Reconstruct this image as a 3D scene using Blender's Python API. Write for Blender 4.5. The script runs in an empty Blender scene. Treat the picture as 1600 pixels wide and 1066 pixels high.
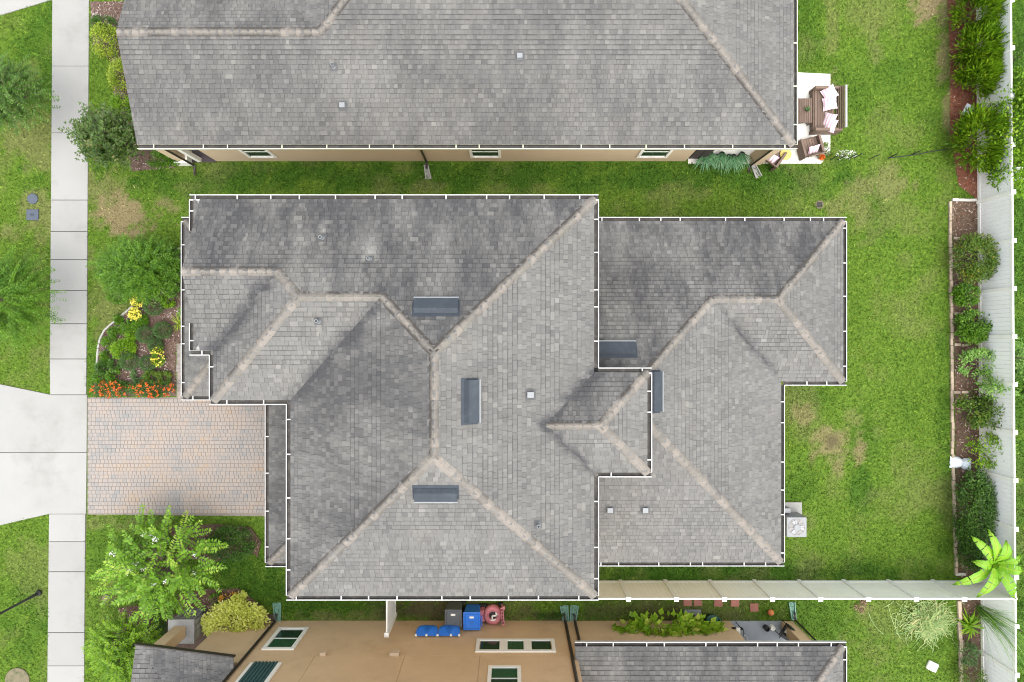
import bpy, bmesh, math, random
import numpy as np
from mathutils import Vector, Matrix

random.seed(11)
RNG = np.random.default_rng(5)
SC = bpy.context.scene
COL = SC.collection

# ------------------------------------------------------------------ camera, sky, sun, exposure
H, F = 26.0, 1066.7                      # height of the drone, focal length in photo pixels
cam = bpy.data.cameras.new("camera")
cam.lens, cam.sensor_width, cam.clip_start, cam.clip_end = 24.0, 36.0, 0.1, 600.0
cam_o = bpy.data.objects.new("camera", cam)
cam_o.location = (0, 0, H)
COL.objects.link(cam_o)
SC.camera = cam_o

SUN_EL, SUN_AZ = math.radians(70), math.radians(150)     # azimuth clockwise from +Y (north): light from the south-east
w = bpy.data.worlds.new("World")
SC.world = w
w.use_nodes = True
wn, wl = w.node_tree.nodes, w.node_tree.links
wn.clear()
wo = wn.new("ShaderNodeOutputWorld")
bg = wn.new("ShaderNodeBackground")
sky = wn.new("ShaderNodeTexSky")
sky.sky_type = 'NISHITA'
sky.sun_disc = False
sky.sun_elevation, sky.sun_rotation = SUN_EL, SUN_AZ
sky.dust_density, sky.air_density, sky.ozone_density = 3.0, 1.0, 1.0
hs = wn.new("ShaderNodeHueSaturation")
hs.inputs['Saturation'].default_value = 0.35             # hazy, nearly white overcast sky
wl.new(sky.outputs[0], hs.inputs['Color'])
wl.new(hs.outputs[0], bg.inputs['Color'])
bg.inputs['Strength'].default_value = 0.15
wl.new(bg.outputs[0], wo.inputs['Surface'])
sun = bpy.data.lights.new("sun", 'SUN')
sun.energy, sun.angle, sun.color = 1.3, math.radians(95), (1.0, 0.965, 0.91)
sun_o = bpy.data.objects.new("sun", sun)
sd = Vector((math.sin(SUN_AZ) * math.cos(SUN_EL), math.cos(SUN_AZ) * math.cos(SUN_EL), math.sin(SUN_EL)))
sun_o.rotation_euler = (-sd).to_track_quat('-Z', 'Y').to_euler()
sun_o.location = sd * 60
COL.objects.link(sun_o)
SC.cycles.filter_width = 1.1
SC.view_settings.view_transform = 'Standard'
SC.view_settings.look = 'None'
SC.view_settings.gamma = 1.0
SC.view_settings.use_curve_mapping = False
SC.view_settings.exposure = 1.62


def at(px, py, z=0.0):
    """the point at height z that the photo shows at pixel (px, py)"""
    d = (H - z) / F
    return Vector(((px - 800) * d, (533 - py) * d, z))


def on_wall(px, py, Y):
    """the point of the vertical plane y = Y that the photo shows at a pixel"""
    d = Y / (533 - py)
    return Vector(((px - 800) * d, Y, H - F * d))


# ------------------------------------------------------------------ helpers
def tag(o, label=None, cat=None, group=None, kind=None):
    if label: o['label'] = label
    if cat: o['category'] = cat
    if group: o['group'] = group
    if kind: o['kind'] = kind
    return o


def empty(name, loc=(0, 0, 0), rz=0.0, label=None, cat=None, group=None, kind=None, parent=None):
    o = bpy.data.objects.new(name, None)
    o.empty_display_size = 0.3
    COL.objects.link(o)
    o.location = loc
    o.rotation_euler = (0, 0, rz)
    if parent: o.parent = parent
    return tag(o, label, cat, group, kind)


def dup(o, parent=None):
    c = o.copy()
    COL.objects.link(c)
    c.parent = parent
    for ch in list(o.children):
        dup(ch, c)
    return c


def linked(name, me, parent, loc=(0, 0, 0), rot=(0, 0, 0)):
    o = bpy.data.objects.new(name, me)
    COL.objects.link(o)
    o.parent = parent
    o.location = loc
    o.rotation_euler = rot
    return o


class MB:
    """collects faces of one mesh"""
    def __init__(s):
        s.v, s.f, s.m, s.t = [], [], [], []

    def add(s, vs, fs, m=0, t=0.5):
        b = len(s.v)
        s.v += [tuple(p) for p in vs]
        s.t += [t] * len(vs)
        for f in fs:
            s.f.append(tuple(b + i for i in f))
            s.m.append(m)
        return s

    def box(s, x0, y0, z0, x1, y1, z1, m=0, t=0.5, taper=0.0, rot=0.0, c=None):
        tx, ty = taper, taper
        vs = [(x0, y0, z0), (x1, y0, z0), (x1, y1, z0), (x0, y1, z0),
              (x0 + tx, y0 + ty, z1), (x1 - tx, y0 + ty, z1), (x1 - tx, y1 - ty, z1), (x0 + tx, y1 - ty, z1)]
        if rot:
            cx, cy = c if c else ((x0 + x1) / 2, (y0 + y1) / 2)
            ca, sa = math.cos(rot), math.sin(rot)
            vs = [(cx + (x - cx) * ca - (y - cy) * sa, cy + (x - cx) * sa + (y - cy) * ca, z) for x, y, z in vs]
        return s.add(vs, [(3, 2, 1, 0), (4, 5, 6, 7), (0, 1, 5, 4), (1, 2, 6, 5), (2, 3, 7, 6), (3, 0, 4, 7)], m, t)

    def prism(s, poly, z0, z1, m=0, t=0.5, bottom=False):
        """vertical prism over a counter-clockwise polygon"""
        n = len(poly)
        vs = [(p[0], p[1], z0) for p in poly] + [(p[0], p[1], z1) for p in poly]
        fs = [tuple(range(n, 2 * n))] + [(i, (i + 1) % n, n + (i + 1) % n, n + i) for i in range(n)]
        if bottom: fs.append(tuple(range(n - 1, -1, -1)))
        return s.add(vs, fs, m, t)

    def tube(s, pts, rad, m=0, seg=6, t=0.5, cap=True):
        pts = [Vector(p) for p in pts]
        if not isinstance(rad, (list, tuple)): rad = [rad] * len(pts)
        rings = []
        for i, p in enumerate(pts):
            d = (pts[min(i + 1, len(pts) - 1)] - pts[max(i - 1, 0)])
            d = d.normalized() if d.length > 1e-9 else Vector((0, 0, 1))
            a = d.orthogonal().normalized()
            if abs(d.z) < 0.9: a = d.cross(Vector((0, 0, 1))).normalized()
            else: a = d.cross(Vector((1, 0, 0))).normalized()
            b = d.cross(a)
            rings.append([p + (a * math.cos(2 * math.pi * k / seg) + b * math.sin(2 * math.pi * k / seg)) * rad[i] for k in range(seg)])
        vs = [q for r in rings for q in r]
        fs = []
        for i in range(len(pts) - 1):
            for k in range(seg):
                fs.append((i * seg + k, (i + 1) * seg + k, (i + 1) * seg + (k + 1) % seg, i * seg + (k + 1) % seg))
        if cap:
            fs.append(tuple(range(seg - 1, -1, -1)))
            fs.append(tuple((len(pts) - 1) * seg + k for k in range(seg)))
        return s.add(vs, fs, m, t)

    def lathe(s, c, prof, seg=16, m=0, t=0.5, cap=True):
        """profile [(r, z), ...] turned about the vertical through c"""
        vs, fs = [], []
        for r, z in prof:
            for k in range(seg):
                a = 2 * math.pi * k / seg
                vs.append((c[0] + r * math.cos(a), c[1] + r * math.sin(a), c[2] + z))
        for i in range(len(prof) - 1):
            for k in range(seg):
                fs.append((i * seg + k, i * seg + (k + 1) % seg, (i + 1) * seg + (k + 1) % seg, (i + 1) * seg + k))
        if cap and prof[-1][0] > 1e-6: fs.append(tuple((len(prof) - 1) * seg + k for k in range(seg)))
        if cap and prof[0][0] > 1e-6: fs.append(tuple(range(seg - 1, -1, -1)))
        return s.add(vs, fs, m, t)

    def mesh(s, name, mats, bevel=0.0, smooth=False):
        me = bpy.data.meshes.new(name)
        me.from_pydata(s.v, [], s.f)
        if not isinstance(mats, (list, tuple)): mats = [mats]
        for mt in mats: me.materials.append(mt)
        me.polygons.foreach_set('material_index', s.m)
        at_ = me.attributes.new('tone', 'FLOAT', 'POINT')
        at_.data.foreach_set('value', s.t)
        if bevel:
            bm = bmesh.new()
            bm.from_mesh(me)
            bmesh.ops.bevel(bm, geom=[e for e in bm.edges if len(e.link_faces) == 2 and e.calc_face_angle(0) > 0.6], offset=bevel, segments=2, affect='EDGES', profile=0.6)
            bm.to_mesh(me)
            bm.free()
        if smooth:
            me.polygons.foreach_set('use_smooth', [True] * len(me.polygons))
        me.update()
        return me

    def build(s, name, mats, parent=None, bevel=0.0, smooth=False, loc=(0, 0, 0), kind=None):
        o = bpy.data.objects.new(name, s.mesh(name, mats, bevel, smooth))
        COL.objects.link(o)
        if parent: o.parent = parent
        o.location = loc
        if kind: o['kind'] = kind
        return o


# ------------------------------------------------------------------ materials
def nodes_of(m):
    m.use_nodes = True
    nt = m.node_tree
    return nt, nt.nodes, nt.links, nt.nodes['Principled BSDF']


def math_node(n, l, op, a, b=None, c=None, clamp=False):
    q = n.new('ShaderNodeMath')
    q.operation = op
    q.use_clamp = clamp
    for i, v in enumerate((a, b, c)):
        if v is None: continue
        if isinstance(v, (int, float)): q.inputs[i].default_value = v
        else: l.new(v, q.inputs[i])
    return q.outputs[0]


def mix_node(n, l, fac, a, b, mode='MIX'):
    q = n.new('ShaderNodeMix')
    q.data_type = 'RGBA'
    q.blend_type = mode
    for i, v in ((0, fac), (6, a), (7, b)):
        if isinstance(v, (int, float)): q.inputs[i].default_value = v
        elif isinstance(v, tuple): q.inputs[i].default_value = (*v[:3], 1)
        else: l.new(v, q.inputs[i])
    return q.outputs[2]


def noise_node(n, l, scale, detail=4.0, rough=0.6, vec=None):
    q = n.new('ShaderNodeTexNoise')
    q.inputs['Scale'].default_value = scale
    q.inputs['Detail'].default_value = detail
    q.inputs['Roughness'].default_value = rough
    if vec is not None: l.new(vec, q.inputs['Vector'])
    return q.outputs[0]


def attr(n, name):
    q = n.new('ShaderNodeAttribute')
    q.attribute_name = name
    return q.outputs['Fac']


def ramp_node(n, l, fac, stops, interp='LINEAR'):
    q = n.new('ShaderNodeValToRGB')
    q.color_ramp.interpolation = interp
    e = q.color_ramp.elements
    while len(e) < len(stops): e.new(0.5)
    for el, (p, c) in zip(e, stops):
        el.position = p
        el.color = (*c, 1)
    l.new(fac, q.inputs[0])
    return q.outputs[0]


def sstep(n, l, v, a, b):
    q = n.new('ShaderNodeMapRange')
    q.interpolation_type = 'SMOOTHSTEP'
    l.new(v, q.inputs[0])
    q.inputs[1].default_value, q.inputs[2].default_value = a, b
    return q.outputs[0]


def surf(name, col, rough=0.75, var=0.12, scale=2.5, fine=60.0, bump=0.0, dirt=None, dirt_amt=0.5, metal=0.0, spec=0.4, tone_amt=0.0):
    """a painted, cast or moulded surface: base colour, soft mottling, fine grain, stains"""
    m = bpy.data.materials.new(name)
    nt, n, l, p = nodes_of(m)
    pos = n.new('ShaderNodeNewGeometry').outputs['Position']
    a = noise_node(n, l, scale, 5, 0.65, pos)
    b = noise_node(n, l, fine, 2, 0.5, pos)
    s_ = math_node(n, l, 'MULTIPLY_ADD', a, 2 * var, 1 - var)
    s2 = math_node(n, l, 'MULTIPLY_ADD', b, var, 1 - var / 2)
    s_ = math_node(n, l, 'MULTIPLY', s_, s2)
    if tone_amt:
        tt = math_node(n, l, 'MULTIPLY_ADD', attr(n, 'tone'), 2 * tone_amt, 1 - tone_amt)
        s_ = math_node(n, l, 'MULTIPLY', s_, tt)
    vm = n.new('ShaderNodeVectorMath')
    vm.operation = 'SCALE'
    vm.inputs[0].default_value = col
    l.new(s_, vm.inputs['Scale'])
    c = vm.outputs[0]
    if dirt:
        d = sstep(n, l, noise_node(n, l, scale * 0.6, 7, 0.72, pos), 0.48, 0.72)
        c = mix_node(n, l, math_node(n, l, 'MULTIPLY', d, dirt_amt), c, dirt)
    l.new(c, p.inputs['Base Color'])
    p.inputs['Roughness'].default_value = rough
    p.inputs['Metallic'].default_value = metal
    p.inputs['Specular IOR Level'].default_value = spec
    if bump:
        bn = n.new('ShaderNodeBump')
        bn.inputs['Strength'].default_value = bump
        bn.inputs['Distance'].default_value = 0.01
        l.new(b, bn.inputs['Height'])
        l.new(bn.outputs[0], p.inputs['Normal'])
    return m


def leafy(name, dark, light, accent=None, trans=0.3, rough=0.5):
    """leaves: colour by each leaf's own tone, light passing through"""
    m = bpy.data.materials.new(name)
    nt, n, l, p = nodes_of(m)
    stops = [(0.0, dark), (0.75, light)]
    if accent: stops.append((1.0, accent))
    c = ramp_node(n, l, attr(n, 'tone'), stops)
    l.new(c, p.inputs['Base Color'])
    p.inputs['Roughness'].default_value = rough
    p.inputs['Specular IOR Level'].default_value = 0.3
    tr = n.new('ShaderNodeBsdfTranslucent')
    l.new(c, tr.inputs['Color'])
    mx = n.new('ShaderNodeMixShader')
    mx.inputs[0].default_value = trans
    l.new(p.outputs[0], mx.inputs[1])
    l.new(tr.outputs[0], mx.inputs[2])
    l.new(mx.outputs[0], n['Material Output'].inputs['Surface'])
    return m


def shingle_material(name, ramp, stain_col=(0.050, 0.050, 0.051), warm=0.12, band_amt=0.62):
    m = bpy.data.materials.new(name)
    nt, n, l, p = nodes_of(m)
    g = n.new('ShaderNodeNewGeometry')
    sp = n.new('ShaderNodeSeparateXYZ')
    l.new(g.outputs['Position'], sp.inputs[0])
    sn = n.new('ShaderNodeSeparateXYZ')
    l.new(g.outputs['Normal'], sn.inputs[0])
    ew = math_node(n, l, 'GREATER_THAN', math_node(n, l, 'ABSOLUTE', sn.outputs[0]), math_node(n, l, 'ABSOLUTE', sn.outputs[1]))
    # coordinates across the slope and down the slope
    def pick(a, b):
        q = n.new('ShaderNodeMix')
        q.data_type = 'FLOAT'
        l.new(ew, q.inputs[0]); l.new(a, q.inputs[2]); l.new(b, q.inputs[3])
        return q.outputs[0]
    across, down = pick(sp.outputs[0], sp.outputs[1]), pick(sp.outputs[1], sp.outputs[0])
    cv = n.new('ShaderNodeCombineXYZ')
    l.new(across, cv.inputs[0]); l.new(math_node(n, l, 'MULTIPLY', down, 0.3), cv.inputs[1]); l.new(ew, cv.inputs[2])
    streak = noise_node(n, l, 1.3, 6, 0.68, cv.outputs[0])
    cloud = noise_node(n, l, 0.42, 5, 0.6, g.outputs['Position'])
    grit = noise_node(n, l, 55.0, 2, 0.6, g.outputs['Position'])
    blot = noise_node(n, l, 5.0, 3, 0.6, g.outputs['Position'])
    c = ramp_node(n, l, attr(n, 'tone'), ramp)
    # granule blends: warm and cool areas
    c = mix_node(n, l, math_node(n, l, 'MULTIPLY', sstep(n, l, noise_node(n, l, 0.9, 4, 0.6, g.outputs['Position']), 0.4, 0.75), warm * 3), c, mix_node(n, l, 1.0, c, (1.04, 1.0, 0.92), "MULTIPLY"))
    st = math_node(n, l, 'MULTIPLY_ADD', streak, 0.6, math_node(n, l, 'MULTIPLY', cloud, 0.5))
    st = math_node(n, l, 'MULTIPLY_ADD', blot, 0.12, st)
    st = sstep(n, l, st, 0.42, 0.74)
    st = math_node(n, l, 'MULTIPLY', st, math_node(n, l, 'MULTIPLY_ADD', attr(n, 'tone'), -0.6, 1.32))
    c = mix_node(n, l, math_node(n, l, 'MULTIPLY', attr(n, 'stain'), -0.8, clamp=True), c, (0.32, 0.31, 0.27))
    st = math_node(n, l, 'MULTIPLY', st, attr(n, 'stain'), clamp=True)
    c = mix_node(n, l, st, c, stain_col)
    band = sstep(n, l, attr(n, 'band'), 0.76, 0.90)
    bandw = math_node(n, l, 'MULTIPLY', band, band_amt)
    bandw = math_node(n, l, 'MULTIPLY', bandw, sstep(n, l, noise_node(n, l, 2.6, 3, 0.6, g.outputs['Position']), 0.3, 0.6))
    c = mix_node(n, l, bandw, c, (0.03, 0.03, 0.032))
    gr = math_node(n, l, 'MULTIPLY_ADD', grit, 1.0, 0.5)
    vm = n.new('ShaderNodeVectorMath')
    vm.operation = 'SCALE'
    l.new(c, vm.inputs[0]); l.new(gr, vm.inputs['Scale'])
    l.new(vm.outputs[0], p.inputs['Base Color'])
    p.inputs['Roughness'].default_value = 0.92
    p.inputs['Specular IOR Level'].default_value = 0.2
    bn = n.new('ShaderNodeBump')
    bn.inputs['Strength'].default_value = 0.35
    bn.inputs['Distance'].default_value = 0.006
    l.new(grit, bn.inputs['Height'])
    l.new(bn.outputs[0], p.inputs['Normal'])
    return m


def ground_material(name, blade=False):
    """grass colour from three fields stored on the geometry: dry, lush, bare"""
    m = bpy.data.materials.new(name)
    nt, n, l, p = nodes_of(m)
    pos = n.new('ShaderNodeNewGeometry').outputs['Position']
    f1 = noise_node(n, l, 9.0, 5, 0.7, pos)
    f2 = noise_node(n, l, 42.0, 3, 0.7, pos)
    c = mix_node(n, l, sstep(n, l, f1, 0.3, 0.72), (0.044, 0.103, 0.006), (0.116, 0.187, 0.018))
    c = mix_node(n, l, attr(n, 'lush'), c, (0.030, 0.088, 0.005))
    c = mix_node(n, l, attr(n, 'dry'), c, mix_node(n, l, f2, (0.12, 0.095, 0.042), (0.27, 0.215, 0.115)))
    c = mix_node(n, l, attr(n, 'bare'), c, mix_node(n, l, f2, (0.035, 0.028, 0.016), (0.10, 0.075, 0.042)))
    if blade:
        tn = attr(n, 'tone')
        c = mix_node(n, l, math_node(n, l, 'MULTIPLY', sstep(n, l, tn, 0.4, 1.05), 0.13), c, (0.22, 0.26, 0.05))
        sc = math_node(n, l, 'MULTIPLY_ADD', tn, 1.35, 0.46)
    else:
        sc = math_node(n, l, 'MULTIPLY_ADD', f2, 0.9, 0.35)
    vm = n.new('ShaderNodeVectorMath')
    vm.operation = 'SCALE'
    l.new(c, vm.inputs[0]); l.new(sc, vm.inputs['Scale'])
    l.new(vm.outputs[0], p.inputs['Base Color'])
    p.inputs['Roughness'].default_value = 0.8
    p.inputs['Specular IOR Level'].default_value = 0.15
    return m


def tone_surface(name, stops, rough=0.85, grit=0.25):
    m = bpy.data.materials.new(name)
    nt, n, l, p = nodes_of(m)
    pos = n.new('ShaderNodeNewGeometry').outputs['Position']
    c = ramp_node(n, l, attr(n, 'tone'), stops)
    g = math_node(n, l, 'MULTIPLY_ADD', noise_node(n, l, 40.0, 3, 0.6, pos), 2 * grit, 1 - grit)
    vm = n.new('ShaderNodeVectorMath')
    vm.operation = 'SCALE'
    l.new(c, vm.inputs[0]); l.new(g, vm.inputs['Scale'])
    l.new(vm.outputs[0], p.inputs['Base Color'])
    p.inputs['Roughness'].default_value = rough
    p.inputs['Specular IOR Level'].default_value = 0.2
    return m


def glass_dark(name, col):
    m = bpy.data.materials.new(name)
    nt, n, l, p = nodes_of(m)
    p.inputs['Base Color'].default_value = (*col, 1)
    p.inputs['Roughness'].default_value = 0.08
    p.inputs['Specular IOR Level'].default_value = 0.6
    return m


GREY_RAMP = [(0.0, (0.100, 0.0975, 0.092)), (0.35, (0.124, 0.1205, 0.113)), (0.7, (0.142, 0.138, 0.1285)), (1.0, (0.174, 0.1675, 0.154))]
M = dict(
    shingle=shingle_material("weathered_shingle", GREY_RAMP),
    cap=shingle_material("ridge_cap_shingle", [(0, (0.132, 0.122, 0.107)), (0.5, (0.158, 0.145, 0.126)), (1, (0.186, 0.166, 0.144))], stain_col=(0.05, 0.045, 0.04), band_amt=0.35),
    deck=surf("roof_underlay", (0.07, 0.07, 0.07)),
    white=surf("white_aluminium", (0.40, 0.40, 0.388), 0.5, 0.08, 3, dirt=(0.26, 0.255, 0.235), dirt_amt=0.6),
    cream=surf("cream_aluminium", (0.47, 0.49, 0.36), 0.5, 0.05, 3, dirt=(0.30, 0.32, 0.2), dirt_amt=0.5),
    grime=surf("gutter_grime", (0.050, 0.046, 0.042), 0.9, 0.5, 6, dirt=(0.13, 0.12, 0.10), dirt_amt=0.6),
    stucco=surf("tan_stucco", (0.56, 0.40, 0.235), 0.9, 0.15, 1.1, 70, 0.5, dirt=(0.42, 0.29, 0.17), dirt_amt=0.5),
    stucco_light=surf("beige_stucco", (0.50, 0.39, 0.26), 0.9, 0.10, 1.1, 70, 0.5),
    trim=surf("white_window_trim", (0.74, 0.73, 0.66), 0.6, 0.05, 4),
    bronze=surf("dark_bronze_metal", (0.032, 0.024, 0.020), 0.45, 0.2, 6),
    concrete=surf("pale_concrete", (0.242, 0.240, 0.226), 0.9, 0.08, 0.9, 45, 0.25, dirt=(0.190, 0.185, 0.168), dirt_amt=0.7, tone_amt=0.06),
    patio=surf("white_patio_paint", (0.62, 0.61, 0.56), 0.8, 0.05, 2),
    grey_floor=surf("grey_painted_floor", (0.23, 0.25, 0.27), 0.7, 0.12, 3),
    sandjoint=surf("sand_joint", (0.180, 0.155, 0.132), 0.95, 0.3, 5),
    joint=surf("joint_soil", (0.07, 0.062, 0.05), 0.95, 0.3, 5),
    vinyl=surf("white_vinyl", (0.80, 0.81, 0.805), 0.45, 0.06, 1.6, dirt=(0.68, 0.70, 0.66), dirt_amt=0.3),
    vinyl_green=surf("algae_tinted_vinyl", (0.82, 0.815, 0.72), 0.5, 0.07, 1.4, dirt=(0.66, 0.68, 0.50), dirt_amt=0.45),
    vinyl_bright=surf("clean_vinyl_rail", (0.77, 0.77, 0.72), 0.45, 0.05, 3, dirt=(0.62, 0.63, 0.55), dirt_amt=0.4),
    ventblue=surf("slate_blue_metal", (0.024, 0.031, 0.040), 0.7, 0.2, 4, dirt=(0.048, 0.058, 0.068), dirt_amt=0.6),
    galv=surf("galvanised_metal", (0.185, 0.195, 0.20), 0.5, 0.08, 8),
    dark=surf("black_plastic", (0.018, 0.018, 0.02), 0.5, 0.25, 8),
    grey_plastic=surf("grey_plastic", (0.085, 0.092, 0.10), 0.55, 0.2, 6, dirt=(0.15, 0.15, 0.15), dirt_amt=0.5),
    blue=surf("blue_plastic", (0.02, 0.15, 0.58), 0.42, 0.12, 5, dirt=(0.05, 0.2, 0.55), dirt_amt=0.5),
    pink=surf("faded_pink_plastic", (0.48, 0.16, 0.18), 0.55, 0.15, 6, dirt=(0.6, 0.3, 0.3), dirt_amt=0.5),
    green_plastic=surf("green_plastic", (0.12, 0.24, 0.19), 0.6, 0.12, 5),
    dkgreen=surf("dark_green_plastic", (0.012, 0.06, 0.045), 0.5, 0.2, 6),
    cover=surf("slate_plastic_cover", (0.055, 0.068, 0.09), 0.7, 0.2, 10, bump=0.3),
    teak=surf("weathered_brown_wood", (0.125, 0.085, 0.062), 0.75, 0.25, 5, 40, tone_amt=0.3),
    pillow=None,
    terracotta=surf("terracotta", (0.50, 0.16, 0.055), 0.8, 0.12, 6),
    redstone=surf("red_concrete", (0.30, 0.125, 0.095), 0.9, 0.15, 6, bump=0.3, tone_amt=0.15),
    bark=surf("grey_brown_bark", (0.13, 0.10, 0.075), 0.95, 0.3, 8, bump=0.4),
    palebark=surf("pale_bark", (0.26, 0.22, 0.17), 0.95, 0.3, 8),
    paper=surf("white_woven_bag", (0.62, 0.68, 0.74), 0.6, 0.1, 4),
    rock=surf("grey_stone", (0.24, 0.235, 0.225), 0.9, 0.3, 5, 30, 0.5, tone_amt=0.25),
    tanstone=surf("mottled_tan_cover", (0.135, 0.115, 0.07), 0.9, 0.3, 6, dirt=(0.05, 0.06, 0.025), dirt_amt=0.9),
    edging=surf("weathered_edging", (0.34, 0.27, 0.20), 0.9, 0.22, 5, 40, 0.3, tone_amt=0.25),
    edging_pale=surf("pale_edging", (0.30, 0.295, 0.26), 0.9, 0.12, 5),
    edging_grey=surf("grey_edging", (0.46, 0.445, 0.40), 0.9, 0.18, 4),
    soil=surf("brown_soil", (0.085, 0.055, 0.036), 0.95, 0.4, 3, 30, 0.6, dirt=(0.13, 0.10, 0.06), dirt_amt=0.6),
    redsoil=surf("reddish_soil", (0.13, 0.055, 0.032), 0.95, 0.4, 3, 30, 0.6),
    greysoil=surf("faded_soil", (0.09, 0.060, 0.045), 0.95, 0.35, 3, 30, 0.6),
    shutter=surf("teal_green_metal", (0.035, 0.085, 0.088), 0.5, 0.15, 5),
    screen_dark=glass_dark("dark_window_glass", (0.012, 0.03, 0.025)),
    screen_green=glass_dark("green_window_glass", (0.020, 0.070, 0.040)),
    steel=surf("brushed_steel", (0.26, 0.27, 0.28), 0.45, 0.08, 8, metal=0.2),
    yellow=surf("yellow_plastic", (0.42, 0.33, 0.08), 0.5, 0.1, 5),
    brownpanel=surf("dark_brown_panel", (0.045, 0.033, 0.036), 0.6, 0.15, 5),
    paver=tone_surface("tumbled_paver", [(0.0, (0.175, 0.176, 0.172)), (0.3, (0.216, 0.198, 0.182)), (0.6, (0.240, 0.208, 0.182)), (0.85, (0.252, 0.208, 0.170)), (1.0, (0.260, 0.202, 0.148))], grit=0.3),
    mulch=tone_surface("bark_mulch", [(0, (0.05, 0.026, 0.016)), (0.5, (0.14, 0.078, 0.05)), (0.85, (0.25, 0.17, 0.13)), (1, (0.42, 0.35, 0.30))]),
    mulch_red=tone_surface("red_mulch", [(0, (0.07, 0.022, 0.012)), (0.6, (0.19, 0.062, 0.035)), (0.95, (0.27, 0.12, 0.07)), (1, (0.4, 0.3, 0.24))]),
    mulch_grey=tone_surface("silvered_mulch", [(0, (0.05, 0.028, 0.02)), (0.45, (0.135, 0.082, 0.062)), (0.8, (0.25, 0.19, 0.17)), (1, (0.42, 0.37, 0.36))]),
    lawn=ground_material("lawn_soil_and_thatch"),
    blade=ground_material("grass_blades", True),
    myrtle=leafy("fresh_green_leaves", (0.05, 0.135, 0.008), (0.165, 0.325, 0.020), (0.32, 0.42, 0.06), 0.35),
    oak=leafy("dark_olive_leaves", (0.014, 0.040, 0.005), (0.066, 0.122, 0.020), (0.16, 0.15, 0.05), 0.2),
    dkbush=leafy("dark_green_leaves", (0.014, 0.048, 0.005), (0.060, 0.140, 0.014), (0.10, 0.19, 0.03), 0.25),
    midbush=leafy("mid_green_leaves", (0.030, 0.092, 0.005), (0.105, 0.225, 0.012), (0.18, 0.30, 0.03), 0.3),
    limebush=leafy("lime_green_leaves", (0.062, 0.16, 0.005), (0.185, 0.34, 0.012), (0.33, 0.42, 0.04), 0.35),
    yellowbush=leafy("yellow_green_leaves", (0.10, 0.18, 0.012), (0.28, 0.36, 0.028), (0.45, 0.45, 0.06), 0.3),
    golden=leafy("variegated_yellow_leaves", (0.42, 0.48, 0.05), (0.76, 0.78, 0.19), (0.82, 0.82, 0.42), 0.35),
    boxwood=leafy("blue_green_leaves", (0.030, 0.078, 0.016), (0.078, 0.150, 0.038), (0.13, 0.20, 0.06), 0.25),
    cedar=leafy("feathery_green_needles", (0.052, 0.135, 0.004), (0.175, 0.31, 0.010), (0.33, 0.40, 0.02), 0.35),
    coral=leafy("orange_petals", (0.45, 0.06, 0.012), (0.68, 0.15, 0.02), (0.72, 0.32, 0.05), 0.2),
    amber=leafy("amber_leaves", (0.36, 0.13, 0.012), (0.55, 0.28, 0.03), (0.60, 0.42, 0.06), 0.2),
    lemon=leafy("lemon_petals", (0.52, 0.46, 0.04), (0.72, 0.64, 0.10), (0.8, 0.75, 0.25), 0.2),
    whitepetal=leafy("white_petals", (0.6, 0.6, 0.55), (0.75, 0.75, 0.70), None, 0.2),
    croton=leafy("chartreuse_leaves", (0.085, 0.23, 0.008), (0.30, 0.46, 0.03), (0.62, 0.64, 0.14), 0.35),
    palegreen=leafy("pale_green_leaves", (0.10, 0.23, 0.035), (0.25, 0.42, 0.09), (0.36, 0.46, 0.15), 0.35),
    bluefern=leafy("blue_green_fronds", (0.03, 0.12, 0.04), (0.10, 0.23, 0.10), (0.18, 0.30, 0.15), 0.25),
    straw=leafy("cut_blades", (0.09, 0.19, 0.04), (0.26, 0.33, 0.11), (0.40, 0.36, 0.17), 0.2),
    bronze_leaf=leafy("bronze_green_leaves", (0.028, 0.075, 0.006), (0.10, 0.17, 0.014), (0.25, 0.18, 0.02), 0.25),
    deadleaf=leafy("dry_brown_leaves", (0.12, 0.075, 0.04), (0.26, 0.18, 0.11), (0.38, 0.30, 0.22), 0.1),
    banana=leafy("banana_leaf", (0.075, 0.21, 0.008), (0.18, 0.38, 0.015), (0.36, 0.50, 0.06), 0.35, 0.4),
)


def stripes_material():
    m = bpy.data.materials.new("pink_striped_fabric")
    nt, n, l, p = nodes_of(m)
    tc = n.new('ShaderNodeTexCoord').outputs['Object']
    wv = n.new('ShaderNodeTexWave')
    wv.wave_type, wv.bands_direction = 'BANDS', 'X'
    wv.inputs['Scale'].default_value = 2.6
    wv.inputs['Distortion'].default_value = 0.3
    l.new(tc, wv.inputs['Vector'])
    c = mix_node(n, l, sstep(n, l, wv.outputs['Fac'], 0.4, 0.6), (0.72, 0.66, 0.68), (0.52, 0.33, 0.40))
    l.new(c, p.inputs['Base Color'])
    p.inputs['Roughness'].default_value = 0.9
    return m


M['pillow'] = stripes_material()


# ------------------------------------------------------------------ ground fields
def value_noise(x, y, s, seed=0):
    x, y = np.asarray(x) / s + 1000 + seed * 17.3, np.asarray(y) / s + 1000 + seed * 5.7
    xi, yi = np.floor(x).astype(np.int64), np.floor(y).astype(np.int64)
    fx, fy = x - xi, y - yi
    fx, fy = fx * fx * (3 - 2 * fx), fy * fy * (3 - 2 * fy)
    def h(a, b):
        k = (a * 374761393 + b * 668265263 + seed * 974711) & 0x7fffffff
        k = ((k ^ (k >> 13)) * 1274126177) & 0x7fffffff
        return ((k ^ (k >> 16)) & 0xffff) / 65535.0
    return (h(xi, yi) * (1 - fx) + h(xi + 1, yi) * fx) * (1 - fy) + (h(xi, yi + 1) * (1 - fx) + h(xi + 1, yi + 1) * fx) * fy


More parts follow.
